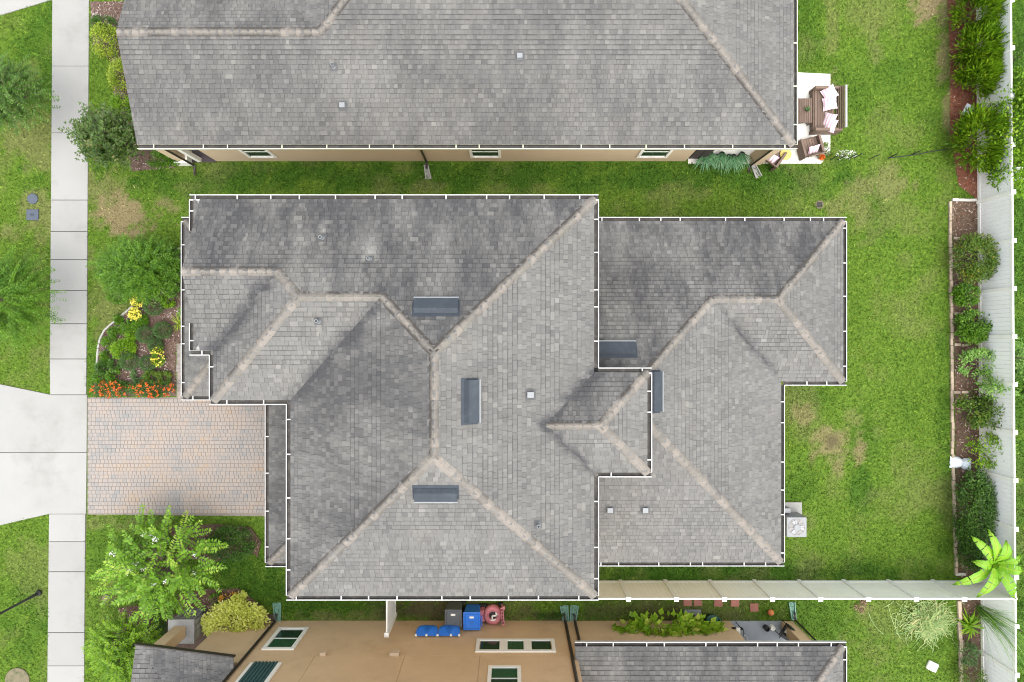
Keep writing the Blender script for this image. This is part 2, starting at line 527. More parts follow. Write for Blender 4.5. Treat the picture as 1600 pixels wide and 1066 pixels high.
DRY = [(200, 335, 62, 34, 0.95), (160, 300, 36, 30, .45), (255, 325, 30, 26, .7), (165, 480, 30, 55, .35), (180, 420, 40, 40, .45), (60, 345, 50, 45, .40), (60, 215, 50, 40, .42),
       (40, 470, 60, 60, .2), (70, 235, 30, 40, .4), (1302, 690, 28, 26, .72), (1342, 702, 10, 28, .8), (1250, 648, 26, 16, .65), (1270, 705, 10, 26, .6), (1330, 655, 16, 14, .3), (1310, 730, 10, 20, .6),
       (1440, 12, 30, 27, 1.0), (1300, 30, 14, 60, .3), (1362, 50, 16, 40, .3), (1390, 285, 60, 26, .45), (1330, 330, 40, 20, .4), (1475, 70, 10, 90, .75), (1482, 150, 10, 60, .7), (1400, 200, 60, 30, .18), (1300, 120, 10, 20, .5),
       (1380, 320, 70, 50, .22), (180, 520, 26, 60, .3), (200, 820, 70, 14, .3), (200, 905, 40, 40, .25), (1400, 960, 60, 60, .2), (1345, 945, 18, 14, .4), (660, 295, 40, 10, .3), (1060, 300, 60, 14, .25), (820, 296, 60, 12, .2),
       (190, 560, 12, 60, .3), (60, 880, 50, 40, .2), (1350, 1020, 60, 30, .2), (540, 965, 120, 9, .4), (260, 245, 50, 10, .5), (210, 130, 30, 60, .25)]
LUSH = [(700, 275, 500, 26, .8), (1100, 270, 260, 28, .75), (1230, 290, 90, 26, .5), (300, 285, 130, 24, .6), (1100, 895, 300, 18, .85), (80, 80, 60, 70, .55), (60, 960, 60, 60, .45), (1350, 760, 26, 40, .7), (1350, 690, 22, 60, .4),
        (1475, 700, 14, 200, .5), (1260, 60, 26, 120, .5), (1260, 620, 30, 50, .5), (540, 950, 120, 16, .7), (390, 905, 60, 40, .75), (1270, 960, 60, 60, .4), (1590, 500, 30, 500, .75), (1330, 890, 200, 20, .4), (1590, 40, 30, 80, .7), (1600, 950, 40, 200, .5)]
BARE = [(690, 955, 90, 16, .85), (760, 960, 60, 16, .7), (1010, 950, 90, 16, .6), (860, 965, 50, 8, .8), (930, 962, 60, 8, .5), (1120, 962, 80, 10, .45), (1302, 690, 14, 12, .7), (165, 935, 14, 10, .6)]


def blob(x, y, spots, seed):
    # x, y in metres -> photo pixels on the ground
    px, py = x * F / H + 800, 533 - y * F / H
    wob = value_noise(x, y, 0.6, seed) * 0.5 + value_noise(x, y, 0.22, seed + 1) * 0.45 + value_noise(x, y, 0.08, seed + 2) * 0.4
    out = np.zeros_like(px)
    for cx, cy, rx, ry, a in spots:
        r2 = ((px - cx) / rx) ** 2 + ((py - cy) / ry) ** 2
        out = np.maximum(out, a * np.clip((1.25 - r2 - (wob - 0.64) * 3.4) * 1.5, 0, 1))
    return np.clip(out, 0, 1)


def fields(x, y):
    n1, n2, n3 = value_noise(x, y, 2.6, 3), value_noise(x, y, 0.9, 5), value_noise(x, y, 0.3, 9)
    g = n1 * 0.45 + n2 * 0.35 + n3 * 0.2
    dry = np.maximum(blob(x, y, DRY, 20), np.clip((g - 0.58) * 1.4, 0, 0.24))
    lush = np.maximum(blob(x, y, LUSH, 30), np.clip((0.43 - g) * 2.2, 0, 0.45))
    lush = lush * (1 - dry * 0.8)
    bare = blob(x, y, BARE, 40)
    return dry, lush, bare


def P2(pts):
    return [at(a, b)[:2] for a, b in pts]


def ccw(poly):
    a = sum(poly[i][0] * poly[(i + 1) % len(poly)][1] - poly[(i + 1) % len(poly)][0] * poly[i][1] for i in range(len(poly)))
    return list(poly) if a > 0 else list(poly)[::-1]


def inside(x, y, poly):
    r = np.zeros(len(x), bool)
    n = len(poly)
    for i in range(n):
        x0, y0 = poly[i]
        x1, y1 = poly[(i + 1) % n]
        if y0 == y1: continue
        c = ((y0 > y) != (y1 > y)) & (x < (x1 - x0) * (y - y0) / (y1 - y0) + x0)
        r ^= c
    return r


def raw_mesh(name, V, quads, attrs, mats, parent=None, kind=None, tri=False):
    me = bpy.data.meshes.new(name)
    k = 3 if tri else 4
    nf = len(quads) // k if quads.ndim == 1 else len(quads)
    me.vertices.add(len(V))
    me.vertices.foreach_set('co', np.ascontiguousarray(V, dtype=np.float32).ravel())
    me.loops.add(nf * k)
    me.loops.foreach_set('vertex_index', np.ascontiguousarray(quads, dtype=np.int32).ravel())
    me.polygons.add(nf)
    me.polygons.foreach_set('loop_start', np.arange(0, nf * k, k, dtype=np.int32))
    for an, av in attrs.items():
        a = me.attributes.new(an, 'FLOAT', 'POINT')
        a.data.foreach_set('value', np.ascontiguousarray(av, dtype=np.float32))
    for mt in (mats if isinstance(mats, (list, tuple)) else [mats]): me.materials.append(mt)
    me.update(calc_edges=True)
    me.validate()
    o = bpy.data.objects.new(name, me)
    COL.objects.link(o)
    if parent: o.parent = parent
    if kind: o['kind'] = kind
    return o


# ------------------------------------------------------------------ setting: lawn, pavements, beds
def make_lawn():
    gx = np.concatenate([[-260, -120, -60, -30], np.arange(-22, 22.01, 0.22), [30, 60, 120, 260]])
    gy = np.concatenate([[-260, -120, -60, -25], np.arange(-15, 15.01, 0.22), [25, 60, 120, 260]])
    X, Y = np.meshgrid(gx, gy)
    V = np.stack([X.ravel(), Y.ravel(), np.zeros(X.size)], 1)
    nx, ny = len(gx), len(gy)
    i = np.arange(nx * ny).reshape(ny, nx)
    q = np.stack([i[:-1, :-1], i[:-1, 1:], i[1:, 1:], i[1:, :-1]], -1).reshape(-1, 4)
    d, lu, b = fields(V[:, 0], V[:, 1])
    tag(raw_mesh('lawn', V, q, dict(dry=d, lush=lu, bare=b), M['lawn']), 'green lawn with yellowing patches around the houses', None, None, 'structure')


make_lawn()

SIDEWALK_JOINTS = [-60, 104, 208, 313, 362, 406, 454, 506, 561, 617, 707, 803, 846, 893, 988, 1040, 1130]
def sw_x(py, side):
    if side == 0: return 83 - 8 * max(0, py) / 1066 if py < 617 else 79.5 - 4.5 * (py - 617) / 449
    return 140 - 8 * max(0, py) / 1066
walk = MB().prism(ccw(P2([(83, -60), (140, -60), (136, 617), (80, 617)])), 0.0, 0.004).build('sidewalk', M['joint'])
MB_ = MB().prism(ccw(P2([(79, 803), (135, 803), (131, 1130), (74, 1130)])), 0.0, 0.004).build('sidewalk_base', M['joint'], walk)
tag(walk, 'pale concrete sidewalk crossing the front lawns', None, None, 'structure')
for a, b in zip(SIDEWALK_JOINTS[:-1], SIDEWALK_JOINTS[1:]):
    if a in (617, 707): continue
    g = 0.5 if b in (313, 406, 506, 617, 893, 988) or a in (313, 406, 506, 893, 988) else 0.25
    o = MB().prism(ccw(P2([(sw_x(a, 0), a + g), (sw_x(a, 1), a + g), (sw_x(b, 1), b - g), (sw_x(b, 0), b - g)])), 0.004, 0.04, t=random.random()).build('slab', M['concrete'], walk, bevel=0.006)
apron = MB().prism(ccw(P2([(-40, 592), (82, 617), (137, 617), (135, 803), (78, 803), (-40, 830)])), 0.0, 0.005).build('driveway_apron', M['joint'])
tag(apron, 'pale concrete driveway apron in two big slabs', None, None, 'structure')
MB().prism(ccw(P2([(-40, 592), (82, 617.4), (136.8, 617.4), (136.2, 706.6), (-40, 706.6)])), 0.005, 0.042, t=0.4).build('slab', M['concrete'], apron, bevel=0.006)
MB().prism(ccw(P2([(-40, 707.4), (136.2, 707.4), (135, 802.6), (78, 802.6), (-40, 830)])), 0.005, 0.042, t=0.7).build('slab', M['concrete'], apron, bevel=0.006)
ap2 = MB().prism(ccw(P2([(-40, -40), (82.6, -40), (82.6, 0), (-40, 37)])), 0.0, 0.042, t=0.9).build('driveway_apron', M['concrete'], bevel=0.006)
tag(ap2, 'corner of the next concrete driveway apron by the sidewalk', None, None, 'structure')
st = MB().prism(ccw([(-60, -60), (-28, -60), (-28, 60), (-60, 60)]), -0.15, -0.05).build('road', surf("asphalt", (0.05, 0.05, 0.052), 0.9, 0.15, 2))
tag(st, 'grey asphalt street beyond the aprons', None, None, 'structure')

# paver driveway
DRIVE = P2([(137, 621), (276, 621), (276, 537), (345, 537), (345, 621), (535, 621), (535, 808), (137, 804)])
drive = MB().add([(*p, 0.006) for p in ccw(DRIVE)], [tuple(range(len(DRIVE)))]).build('driveway', M['sandjoint'])
tag(drive, 'tan and grey paver driveway in front of the garage', None, None, 'structure')
def make_pavers():
    mb = MB()
    poly = ccw(DRIVE)
    xs = [p[0] for p in poly]; ys = [p[1] for p in poly]
    y = min(ys) + 0.01
    row = 0
    while y < max(ys):
        hgt = 0.145
        x = min(xs) + (row % 2) * 0.06
        while x < max(xs):
            wd = random.choice((0.15, 0.15, 0.11, 0.20, 0.15))
            cx, cy = np.array([x + wd / 2]), np.array([y + hgt / 2])
            if inside(cx, cy, poly)[0] and inside(np.array([x + .02, x + wd - .02]), np.array([y + .02, y + hgt - .02]), poly).all():
                cl = float(value_noise(cx, cy, 0.55, 61)[0]) * 0.55 + float(value_noise(cx, cy, 0.2, 62)[0]) * 0.25
                t = min(1, max(0, cl + random.gauss(0.10, 0.12)))
                z = 0.020 + random.uniform(-.002, .002)
                g = 0.003
                mb.box(x + g, y + g, 0.008, x + wd - g, y + hgt - g, z, t=t, taper=0.004)
            x += wd
        y += hgt
        row += 1
    return mb.build('paver_field', M['paver'], drive, kind='stuff')
make_pavers()

BEDS = [  # name, label, outline, soil, chips, per m2
    ('planting_bed', 'front planting bed of brown bark mulch beside the paver driveway', [(300, 392), (255, 398), (225, 440), (213, 474), (196, 489), (177, 505), (164, 517), (156, 540), (152, 575), (147, 597), (147, 619), (275, 619), (275, 537), (300, 537)], 'greysoil', 'mulch_grey', 260),
    ('planting_bed', 'curved mulch ring around the dark bush by the garage', [(262, 824), (340, 821), (392, 827), (406, 846), (402, 868), (385, 860), (330, 880), (290, 870)], 'soil', 'mulch', 240),
    ('planting_bed', 'brown mulch bed below the yellow variegated shrub', [(276, 930), (320, 921), (372, 919), (408, 945), (428, 968), (428, 1000), (310, 972), (280, 960)], 'soil', 'mulch', 260),
    ('planting_bed', 'small mulch patch at the foot of the crape myrtle', [(185, 950), (222, 945), (240, 965), (236, 1000), (190, 985)], 'soil', 'mulch', 220),
    ('planting_bed', 'pinkish mulch bed at the front of the upper house', [(141, 3), (205, 3), (240, 240), (275, 262), (205, 268), (196, 200), (178, 150), (178, 100), (147, 70)], 'greysoil', 'mulch_grey', 260),
    ('planting_bed', 'red mulch bed under the feathery shrubs by the fence', [(1479, -20), (1530, -20), (1527, 312), (1497, 290), (1484, 205), (1484, 100)], 'redsoil', 'mulch_red', 260),
    ('planting_bed', 'long brown mulch bed between lawn and white fence', [(1487, 313), (1526, 313), (1532, 902), (1495, 902)], 'soil', 'mulch', 150),
    ('planting_bed', 'dark mulch bed behind the clippings pile', [(1497, 936), (1534, 936), (1536, 1100), (1501, 1100)], 'soil', 'mulch', 160),
]
BED_POLYS = [ccw(P2(b[2])) for b in BEDS]


def make_bed(spec, poly):
    name, label, _, soil, chips, dens = spec
    bed = MB().add([(*p, 0.02) for p in poly], [tuple(range(len(poly)))]).build(name, M[soil])
    tag(bed, label, None, None, 'structure')
    P = np.array(poly)
    lo, hi = P.min(0), P.max(0)
    n = int((hi - lo).prod() * dens)
    x, y = RNG.uniform(lo[0], hi[0], n), RNG.uniform(lo[1], hi[1], n)
    k = inside(x, y, poly)
    x, y = x[k], y[k]
    n = len(x)
    L, Wd, an = RNG.uniform(.04, .11, n), RNG.uniform(.015, .035, n), RNG.uniform(0, 6.28, n)
    dx, dy = np.cos(an), np.sin(an)
    z = 0.03 + RNG.uniform(0, .02, n)
    tl = RNG.uniform(-.3, .3, n)
    def pt(a, b): return np.stack([x + dx * a * L - dy * b * Wd, y + dy * a * L + dx * b * Wd, z + tl * a * L], 1)
    V = np.stack([pt(-.5, -.5), pt(.5, -.5), pt(.5, .5), pt(-.5, .5)], 1).reshape(-1, 3)
    tone = np.repeat(np.clip(value_noise(x, y, .5, 77) * .5 + RNG.normal(.2, .25, n), 0, 1), 4)
    raw_mesh('mulch_chips', V, np.arange(4 * n).reshape(-1, 4), dict(tone=tone), M[chips], bed, 'stuff')


for b, p in zip(BEDS, BED_POLYS): make_bed(b, p)


# ------------------------------------------------------------------ roofs
U = (H - 6.2) / F          # metres per photo pixel at the upper eaves
V_ = (H - 3.0) / F         # metres per photo pixel at the lower eaves
GW = 0.135                  # gutter width
COURSE = 0.147


class Plane:
    def __init__(s, n, c, h, k, pieces, stain=0.2, gut=True, sc=1.0):
        s.n = Vector((n[0], n[1])); s.c = c; s.h = h; s.k = k; s.stain = stain
        s.t = Vector((-n[1], n[0])); s.gut = gut
        s.pieces = [ccw([(x * sc, y * sc) for x, y in p]) for p in pieces]
        if gut: s.pieces = [q for q in (clip(p, lambda a: (c - GW) - (s.n[0] * a[0] + s.n[1] * a[1])) for p in s.pieces) if len(q) > 2]

    def z(s, x, y): return s.h + s.k * (s.c - s.n[0] * x - s.n[1] * y)
    def normal(s): return Vector((s.n[0] * s.k, s.n[1] * s.k, 1)).normalized()


def clip(poly, f):
    out = []
    for i in range(len(poly)):
        a, b = poly[i], poly[(i + 1) % len(poly)]
        fa, fb = f(a), f(b)
        if fa >= 0: out.append(a)
        if (fa >= 0) != (fb >= 0):
            q = fa / (fa - fb)
            out.append((a[0] + (b[0] - a[0]) * q, a[1] + (b[1] - a[1]) * q))
    return out


def convex_clip(poly, conv):
    for i in range(len(conv)):
        ax, ay = conv[i]
        bx, by = conv[(i + 1) % len(conv)]
        poly = clip(poly, lambda p: (bx - ax) * (p[1] - ay) - (by - ay) * (p[0] - ax))
        if len(poly) < 3: return []
    return poly


WIDTHS = (0.10, 0.13, 0.15, 0.17, 0.20, 0.25)


def tab_faces(poly_uw, w0, e, th):
    """top and butt faces of one tab in (u, w, off) space, with band values"""
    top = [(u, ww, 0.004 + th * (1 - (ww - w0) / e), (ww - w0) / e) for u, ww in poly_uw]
    butt = []
    n = len(poly_uw)
    for i in range(n):
        a, b = top[i], top[(i + 1) % n]
        if abs(a[1] - w0) < 1e-6 and abs(b[1] - w0) < 1e-6:
            butt.append((a, b))
    return top, butt


VALLEYS, WASH = [], []      # where leaves and damp collect; where zinc from a vent keeps the slope below it clean


def stain_at(pl, x, y):
    v = pl.stain
    for (ax, ay), (bx, by), amt, wd in VALLEYS:
        dx, dy = bx - ax, by - ay
        t = min(1, max(0, ((x - ax) * dx + (y - ay) * dy) / (dx * dx + dy * dy)))
        d2 = (x - ax - t * dx) ** 2 + (y - ay - t * dy) ** 2
        if d2 < 9 * wd * wd: v += amt * math.exp(-d2 / (wd * wd))
    for q, cx, cy, hw, ln, pale in WASH:
        if q is not pl: continue
        a = abs((x - cx) * pl.t[0] + (y - cy) * pl.t[1])
        b = (x - cx) * pl.n[0] + (y - cy) * pl.n[1]
        if -.15 < b < ln:
            k = max(0, 1 - (a / (hw + .12 * b)) ** 2) * (1 - b / ln)
            v = v * (1 - .95 * k) - pale * k
    return v


def shingle(planes, roof, singles=0, mat='shingle', seed=1, limit=None):
    rnd = random.Random(seed)
    tabs = []            # (plane, poly_uw, w0, e, th, tone, whole, width, dist2)
    for pi, pl in enumerate(planes):
        e = COURSE / math.sqrt(1 + pl.k ** 2)
        loc = [[(pl.t[0] * x + pl.t[1] * y, pl.c - pl.n[0] * x - pl.n[1] * y) for x, y in pc] for pc in pl.pieces]
        loc = [ccw(q) for q in loc]
        bbs = [(min(a for a, _ in q), max(a for a, _ in q), min(b for _, b in q), max(b for _, b in q)) for q in loc]
        u_lo, u_hi = min(b[0] for b in bbs), max(b[1] for b in bbs)
        w_lo, w_hi = min(b[2] for b in bbs), max(b[3] for b in bbs)
        i = 0
        w0 = w_lo
        while w0 < w_hi:
            u = u_lo - rnd.random() * 0.3
            raised = rnd.random() < .5
            while u < u_hi:
                wd = rnd.choice(WIDTHS)
                raised = not raised
                tone = min(1, max(0, (0.60 if raised else 0.40) + rnd.gauss(0, 0.125)))
                tone = round(tone * 7) / 7
                th = 0.016 if raised else 0.008
                rect = [(u + .003, w0), (u + wd - .003, w0), (u + wd - .003, w0 + e), (u + .003, w0 + e)]
                for q, bb in zip(loc, bbs):
                    if u > bb[1] or u + wd < bb[0] or w0 > bb[3] or w0 + e < bb[2]: continue
                    pc = convex_clip(rect, q)
                    if len(pc) < 3: continue
                    ar = abs(sum(pc[j][0] * pc[(j + 1) % len(pc)][1] - pc[(j + 1) % len(pc)][0] * pc[j][1] for j in range(len(pc)))) / 2
                    if ar < 2e-5: continue
                    whole = ar > (wd - .006) * e * 0.999
                    uc, wc = u + wd / 2, w0 + e / 2
                    x, y = pl.t[0] * uc + pl.n[0] * (pl.c - wc), pl.t[1] * uc + pl.n[1] * (pl.c - wc)
                    zz = pl.h + pl.k * wc
                    tabs.append((pi, pc if not whole else rect, w0, e, th, tone, whole, wd, x * x + y * y + (H - zz) ** 2 - wd * 40))
                u += wd
            w0 += e
            i += 1
    chosen = set()
    if singles:
        order = sorted((j for j in range(len(tabs)) if tabs[j][6]), key=lambda j: tabs[j][8])
        chosen = set(order[:singles])
    V, Fc, tn, bd, stn = [], [], [], [], []
    meshes = {}

    def emit(pl, top, butt, org, V, Fc, tn, bd, stn, tone):
        def wp(p, dz=0):
            u, ww, off = p[0], p[1], p[2] + dz
            return (pl.t[0] * u + pl.n[0] * (pl.c - ww) - org[0], pl.t[1] * u + pl.n[1] * (pl.c - ww) - org[1], pl.h + pl.k * ww + off - org[2])
        b = len(V)
        ba = (0.82, 1.0, 0.9, 1.0, 0.78, 1.0)[(int(tone * 70) + len(V)) % 6]
        for p in top:
            q = wp(p)
            V.append(q); tn.append(tone); bd.append(p[3] * ba); stn.append(stain_at(pl, q[0] + org[0], q[1] + org[1]))
        Fc.append(tuple(range(b, b + len(top))))
        for a, c in butt:
            b = len(V)
            V.extend([wp(a), wp(a, -0.02), wp(c, -0.02), wp(c)])
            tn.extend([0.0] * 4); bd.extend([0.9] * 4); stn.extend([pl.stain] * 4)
            Fc.append((b, b + 1, b + 2, b + 3))

    def to_mesh(name, V, Fc, tn, bd, stn):
        me = bpy.data.meshes.new(name)
        me.from_pydata(V, [], Fc)
        for an, av in (('tone', tn), ('band', bd), ('stain', stn)):
            me.attributes.new(an, 'FLOAT', 'POINT').data.foreach_set('value', av)
        me.materials.append(M[mat])
        return me

    for j, (pi, pc, w0, e, th, tone, whole, wd, _) in enumerate(tabs):
        pl = planes[pi]
        if j in chosen:
            key = (pi, wd, tone, th)
            u0 = pc[0][0]
            org = (pl.t[0] * u0 + pl.n[0] * (pl.c - w0), pl.t[1] * u0 + pl.n[1] * (pl.c - w0), pl.h + pl.k * w0)
            if key not in meshes:
                top, butt = tab_faces(pc, w0, e, th)
                a = ([], [], [], [], [])
                emit(pl, top, butt, org, *a, tone)
                meshes[key] = to_mesh('shingle', *a)
            linked('shingle', meshes[key], roof, org)
        else:
            top, butt = tab_faces(pc, w0, e, th)
            emit(pl, top, butt, (0, 0, 0), V, Fc, tn, bd, stn, tone)
    o = bpy.data.objects.new('shingle_field', to_mesh('shingle_field', V, Fc, tn, bd, stn))
    COL.objects.link(o)
    o.parent = roof
    o['kind'] = 'stuff'
    return o


def caps(roof, A, B, a, b, expo=0.24, hw=0.145, sc=1.0, seed=0):
    """cap shingles along the ridge or hip a-b between planes A and B (a is the low end)"""
    rnd = random.Random(seed)
    p = Vector((a[0] * sc, a[1] * sc, A.z(a[0] * sc, a[1] * sc)))
    q = Vector((b[0] * sc, b[1] * sc, A.z(b[0] * sc, b[1] * sc)))
    L = (q - p).length
    r = (q - p) / L
    wings = []
    for P_, O_ in ((A, B), (B, A)):
        wv = P_.normal().cross(r).normalized()
        t = p + wv
        if O_.z(t.x, t.y) < P_.z(t.x, t.y): wv = -wv
        wings.append((wv, P_))
    up = (A.normal() + B.normal()).normalized()
    ln = expo + 0.05
    ms = []
    for tone in (0.1, 0.4, 0.6, 0.95):
        V, tn, bd, stn = [], [], [], []
        for s0, lift in ((0.0, 0.026), (ln, 0.010)):
            for wv, off, pl in ((wings[0][0], hw, wings[0][1]), (wings[0][0], 0.02, wings[0][1]), (wings[1][0], 0.02, wings[1][1]), (wings[1][0], hw, wings[1][1])):
                V.append(r * s0 + wv * off + up * lift)
                tn.append(tone); bd.append(0.0 if s0 == 0 else 1.0); stn.append(max(0, pl.stain * 3.2 - .4) if off > .1 else 0.0)
        n = len(V)
        for i in range(4):
            V.append(V[i] - up * 0.03); tn.append(0.1); bd.append(0.6); stn.append(0.0)
        V.append(V[4 + 0] - up * 0.03); V.append(V[4 + 3] - up * 0.03)
        tn += [.1, .1]; bd += [.6, .6]; stn += [0, 0]
        fs = [(0, 4, 5, 1), (1, 5, 6, 2), (2, 6, 7, 3), (8, 0, 1, 9), (9, 1, 2, 10), (10, 2, 3, 11), (8, 12, 4, 0), (3, 7, 13, 11)]
        me = bpy.data.meshes.new('ridge_cap')
        me.from_pydata(V, [], fs)
        for an, av in (('tone', tn), ('band', bd), ('stain', stn)):
            me.attributes.new(an, 'FLOAT', 'POINT').data.foreach_set('value', av)
        me.materials.append(M['cap'])
        ms.append(me)
    k = int(L / expo)
    for i in range(k):
        linked('ridge_cap', rnd.choice(ms), roof, p + r * (i * L / k) - up * 0.004)


def deck(name, planes, house, soffits, h, mat='white'):
    """roof body: the boarding under the shingles (mesh of the part) and the soffit boxes"""
    mb = MB()
    for pl in planes:
        for pc in pl.pieces:
            mb.add([(x, y, pl.z(x, y) - 0.012) for x, y in pc], [tuple(range(len(pc)))])
    for i, (x0, y0, x1, y1) in enumerate(soffits):
        mb.box(x0, y0, h - 0.17 - 0.004 * i, x1, y1, h + 0.012 - 0.004 * i, m=1)
    return mb.build(name, [M['deck'], M[mat]], house)


HANGER = {}


def gutter(house, x0, y0, x1, y1, n, h, mat='white', trim0=0.0, trim1=0.0, step=0.95, idx=0, grime='grime'):
    """open gutter along the eave line (its outer edge); n points outward"""
    a, b = Vector((x0, y0, 0)), Vector((x1, y1, 0))
    d = (b - a).normalized()
    a, b = a + d * trim0, b - d * trim1
    L = (b - a).length
    nn = Vector((n[0], n[1], 0))
    z1 = h + 0.045 + 0.0015 * (idx % 3)
    drip = 0.035 if n[1] > 0 else 0.004
    sec = [(-GW + 0.004, z1 + 0.012), (-GW + 0.004, z1 - .10), (-0.008, z1 - .10), (-0.008, z1 - 0.006), (-0.016, z1 - 0.006), (-0.016, z1), (0.010, z1), (0.010, z1 - .115), (-GW - 0.0, z1 - .115), (-GW - drip, z1 + 0.012)]
    # section points: off (along n), z
    V, Fc, mi = [], [], []
    for p in (a, b):
        for off, z in sec: V.append(tuple(p + nn * off + Vector((0, 0, z))))
    ns = len(sec)
    flip = d.cross(nn).z > 0
    for i in range(ns):
        j = (i + 1) % ns
        f = (i, j, ns + j, ns + i)
        Fc.append(f if flip else f[::-1])
        mi.append(1 if i in (0, 1, 2) else 0)
    Fc.append(tuple(range(ns))); Fc.append(tuple(range(2 * ns - 1, ns - 1, -1))); mi += [0, 0]
    mb = MB()
    mb.add(V, Fc)
    mb.m = mi
    g = mb.build('gutter', [M[mat], M[grime]], house)
    key = (tuple(n), mat)
    if key not in HANGER:
        q = MB()
        t = 0.017
        e1, e2 = nn * (-GW - 0.03), nn * 0.008
        vs = [e1 - d * t, e1 + d * t, e2 + d * t, e2 - d * t]
        q.add([(v.x, v.y, z) for z in (0.004, 0.012) for v in vs], [(0, 1, 2, 3), (7, 6, 5, 4), (0, 4, 5, 1), (1, 5, 6, 2), (2, 6, 7, 3), (3, 7, 4, 0)])
        HANGER[key] = q.mesh('gutter_hanger', M[mat])
    k = max(1, int(L / step))
    for i in range(k):
        s = (i + 0.5 + random.uniform(-.32, .32)) * L / k
        p = a + d * s
        linked('gutter_hanger', HANGER[key], g, (p.x, p.y, z1))
    return g


def wall_box(house, x0, y0, x1, y1, z0, z1, mat='stucco', name='wall'):
    return MB().box(x0, y0, z0, x1, y1, z1).build(name, M[mat], house)


def pipe_vent(roof, pl, px, py, z, kind='pipe'):
    p = at(px, py, z)
    mb = MB()
    if kind == 'pipe':
        mb.lathe(p, [(.075, -.12), (.07, -.02), (.06, .0), (.05, .03), (.048, .2), (.036, .2), (.03, .1)], 12)
    else:
        mb.box(p.x - .10, p.y - .09, p.z - .12, p.x + .10, p.y + .09, p.z + .08, taper=.012)
    fl = pl.normal()
    a = Vector((pl.t[0], pl.t[1], 0))
    b_ = fl.cross(a)
    o = Vector((p.x, p.y, pl.z(p.x, p.y) + .024))
    q = .12 if kind == 'pipe' else .16
    mb.add([o - a * q - b_ * q, o + a * q - b_ * q, o + a * q + b_ * q, o - a * q + b_ * q], [(0, 1, 2, 3)], m=1)
    return mb.build('vent_pipe' if kind == 'pipe' else 'exhaust_hood', [M['galv'], M['deck']], roof)


def attic_vent(roof, pl, px, py, z, length, width):
    """low slate blue hood: long side across the slope of plane pl"""
    p = at(px, py, z)
    cx, cy = p.x, p.y
    z0 = pl.z(cx, cy)
    n3 = pl.normal()
    t3 = Vector((pl.t[0], pl.t[1], 0))
    d3 = n3.cross(t3)                       # in-plane
    if d3.z > 0: d3 = -d3                   # down the slope
    o = Vector((cx, cy, z0))
    def W(a, b, c): return o + t3 * a + d3 * b + n3 * c
    l2, w2 = length / 2, width / 2
    mb = MB()
    vs = [W(-l2 - .05, -w2 - .1, .022), W(l2 + .05, -w2 - .1, .022), W(l2 + .05, w2 + .0, .022), W(-l2 - .05, w2, .022)]
    mb.add(vs, [(0, 3, 2, 1) if (vs[1] - vs[0]).cross(vs[3] - vs[0]).dot(n3) < 0 else (0, 1, 2, 3)])
    top = [W(-l2, -w2, .03), W(l2, -w2, .03), W(l2, -w2 * .55, .14), W(-l2, -w2 * .55, .14), W(l2, w2, .14), W(-l2, w2, .14),
           W(l2, w2, .10), W(-l2, w2, .10), W(-l2, -w2 * .55, .03), W(l2, -w2 * .55, .03), W(l2, w2 * .8, .03), W(-l2, w2 * .8, .03), W(l2, w2 * .8, .10), W(-l2, w2 * .8, .10)]
    mb.add(top, [(0, 1, 2, 3), (3, 2, 4, 5), (5, 4, 6, 7), (0, 3, 8), (1, 9, 2), (8, 3, 5, 7, 13, 11), (9, 10, 12, 6, 4, 2), (11, 13, 12, 10)])
    v = mb.build('attic_vent', M['ventblue'], roof)
    lip = MB()
    vs = [W(-l2 - .01, w2 - .005, .145), W(l2 + .01, w2 - .005, .145), W(l2 + .01, w2 + .03, .145), W(-l2 - .01, w2 + .03, .145)]
    vs += [x - n3 * .05 for x in vs]
    lip.add(vs, [(0, 1, 2, 3), (7, 6, 5, 4), (0, 4, 5, 1), (1, 5, 6, 2), (2, 6, 7, 3), (3, 7, 4, 0)])
    lp = lip.build('vent_lip', M['galv'], roof)
    return v


# ------------------------------------------------------------------ main house
K = 0.5
main = empty('house', (-2.0, -1.6, 0), label='two storey house in the middle with many grey hips and white gutters', cat='house')
def local(house, o_list): pass
def S(q, sc): return q * sc
NW, WW, SS, EE = 0.92, 0.62, 0.30, 0.32
hU, hL = 6.2, 3.0
mN = Plane((0, 1), 228 * U, hU, K, [[(-486, 103), (-347, 103), (-347, 228), (-486, 228)], [(-347, 103), (-308.5, 64.5), (-188.5, 64.5), (-188.5, 228), (-347, 228)], [(-188.5, 64.5), (-108.5, -15.5), (135, 228), (-188.5, 228)]], NW, sc=U)
gS = Plane((0, -1), 22 * U, hU, K, [[(-486, 103), (-347, 103), (-472, -22), (-486, -22)]], 0.35, sc=U)
wW = Plane((-1, 0), 472 * U, hU, K, [[(-472, -22), (-347, 103), (-308.5, 64.5), (-472, -99)]], 0.5, sc=U)
wS = Plane((0, -1), 99 * U, hU, K, [[(-472, -99), (-308.5, 64.5), (-188.5, 64.5), (-352, -99)]], 0.18, sc=U)
mW = Plane((-1, 0), 352 * U, hU, K, [[(-352, -99), (-188.5, 64.5), (-108.5, -15.5), (-108.5, -160.5), (-352, -404)]], 0.8, sc=U)
mS = Plane((0, -1), 404 * U, hU, K, [[(-352, -404), (-108.5, -160.5), (135, -404)]], SS, sc=U)
mE = Plane((1, 0), 135 * U, hU, K, [[(135, 228), (-108.5, -15.5), (-108.5, -127), (50, -127), (135, -42)], [(-108.5, -127), (-108.5, -160.5), (135, -404), (135, -212), (50, -127)]], EE, sc=U)
bN = Plane((0, 1), -42 * U, hU, K, [[(135, -42), (218, -42), (133, -127), (50, -127)]], 0.8, sc=U)
bS = Plane((0, -1), 212 * U, hU, K, [[(135, -212), (50, -127), (133, -127), (218, -212)]], SS, sc=U)
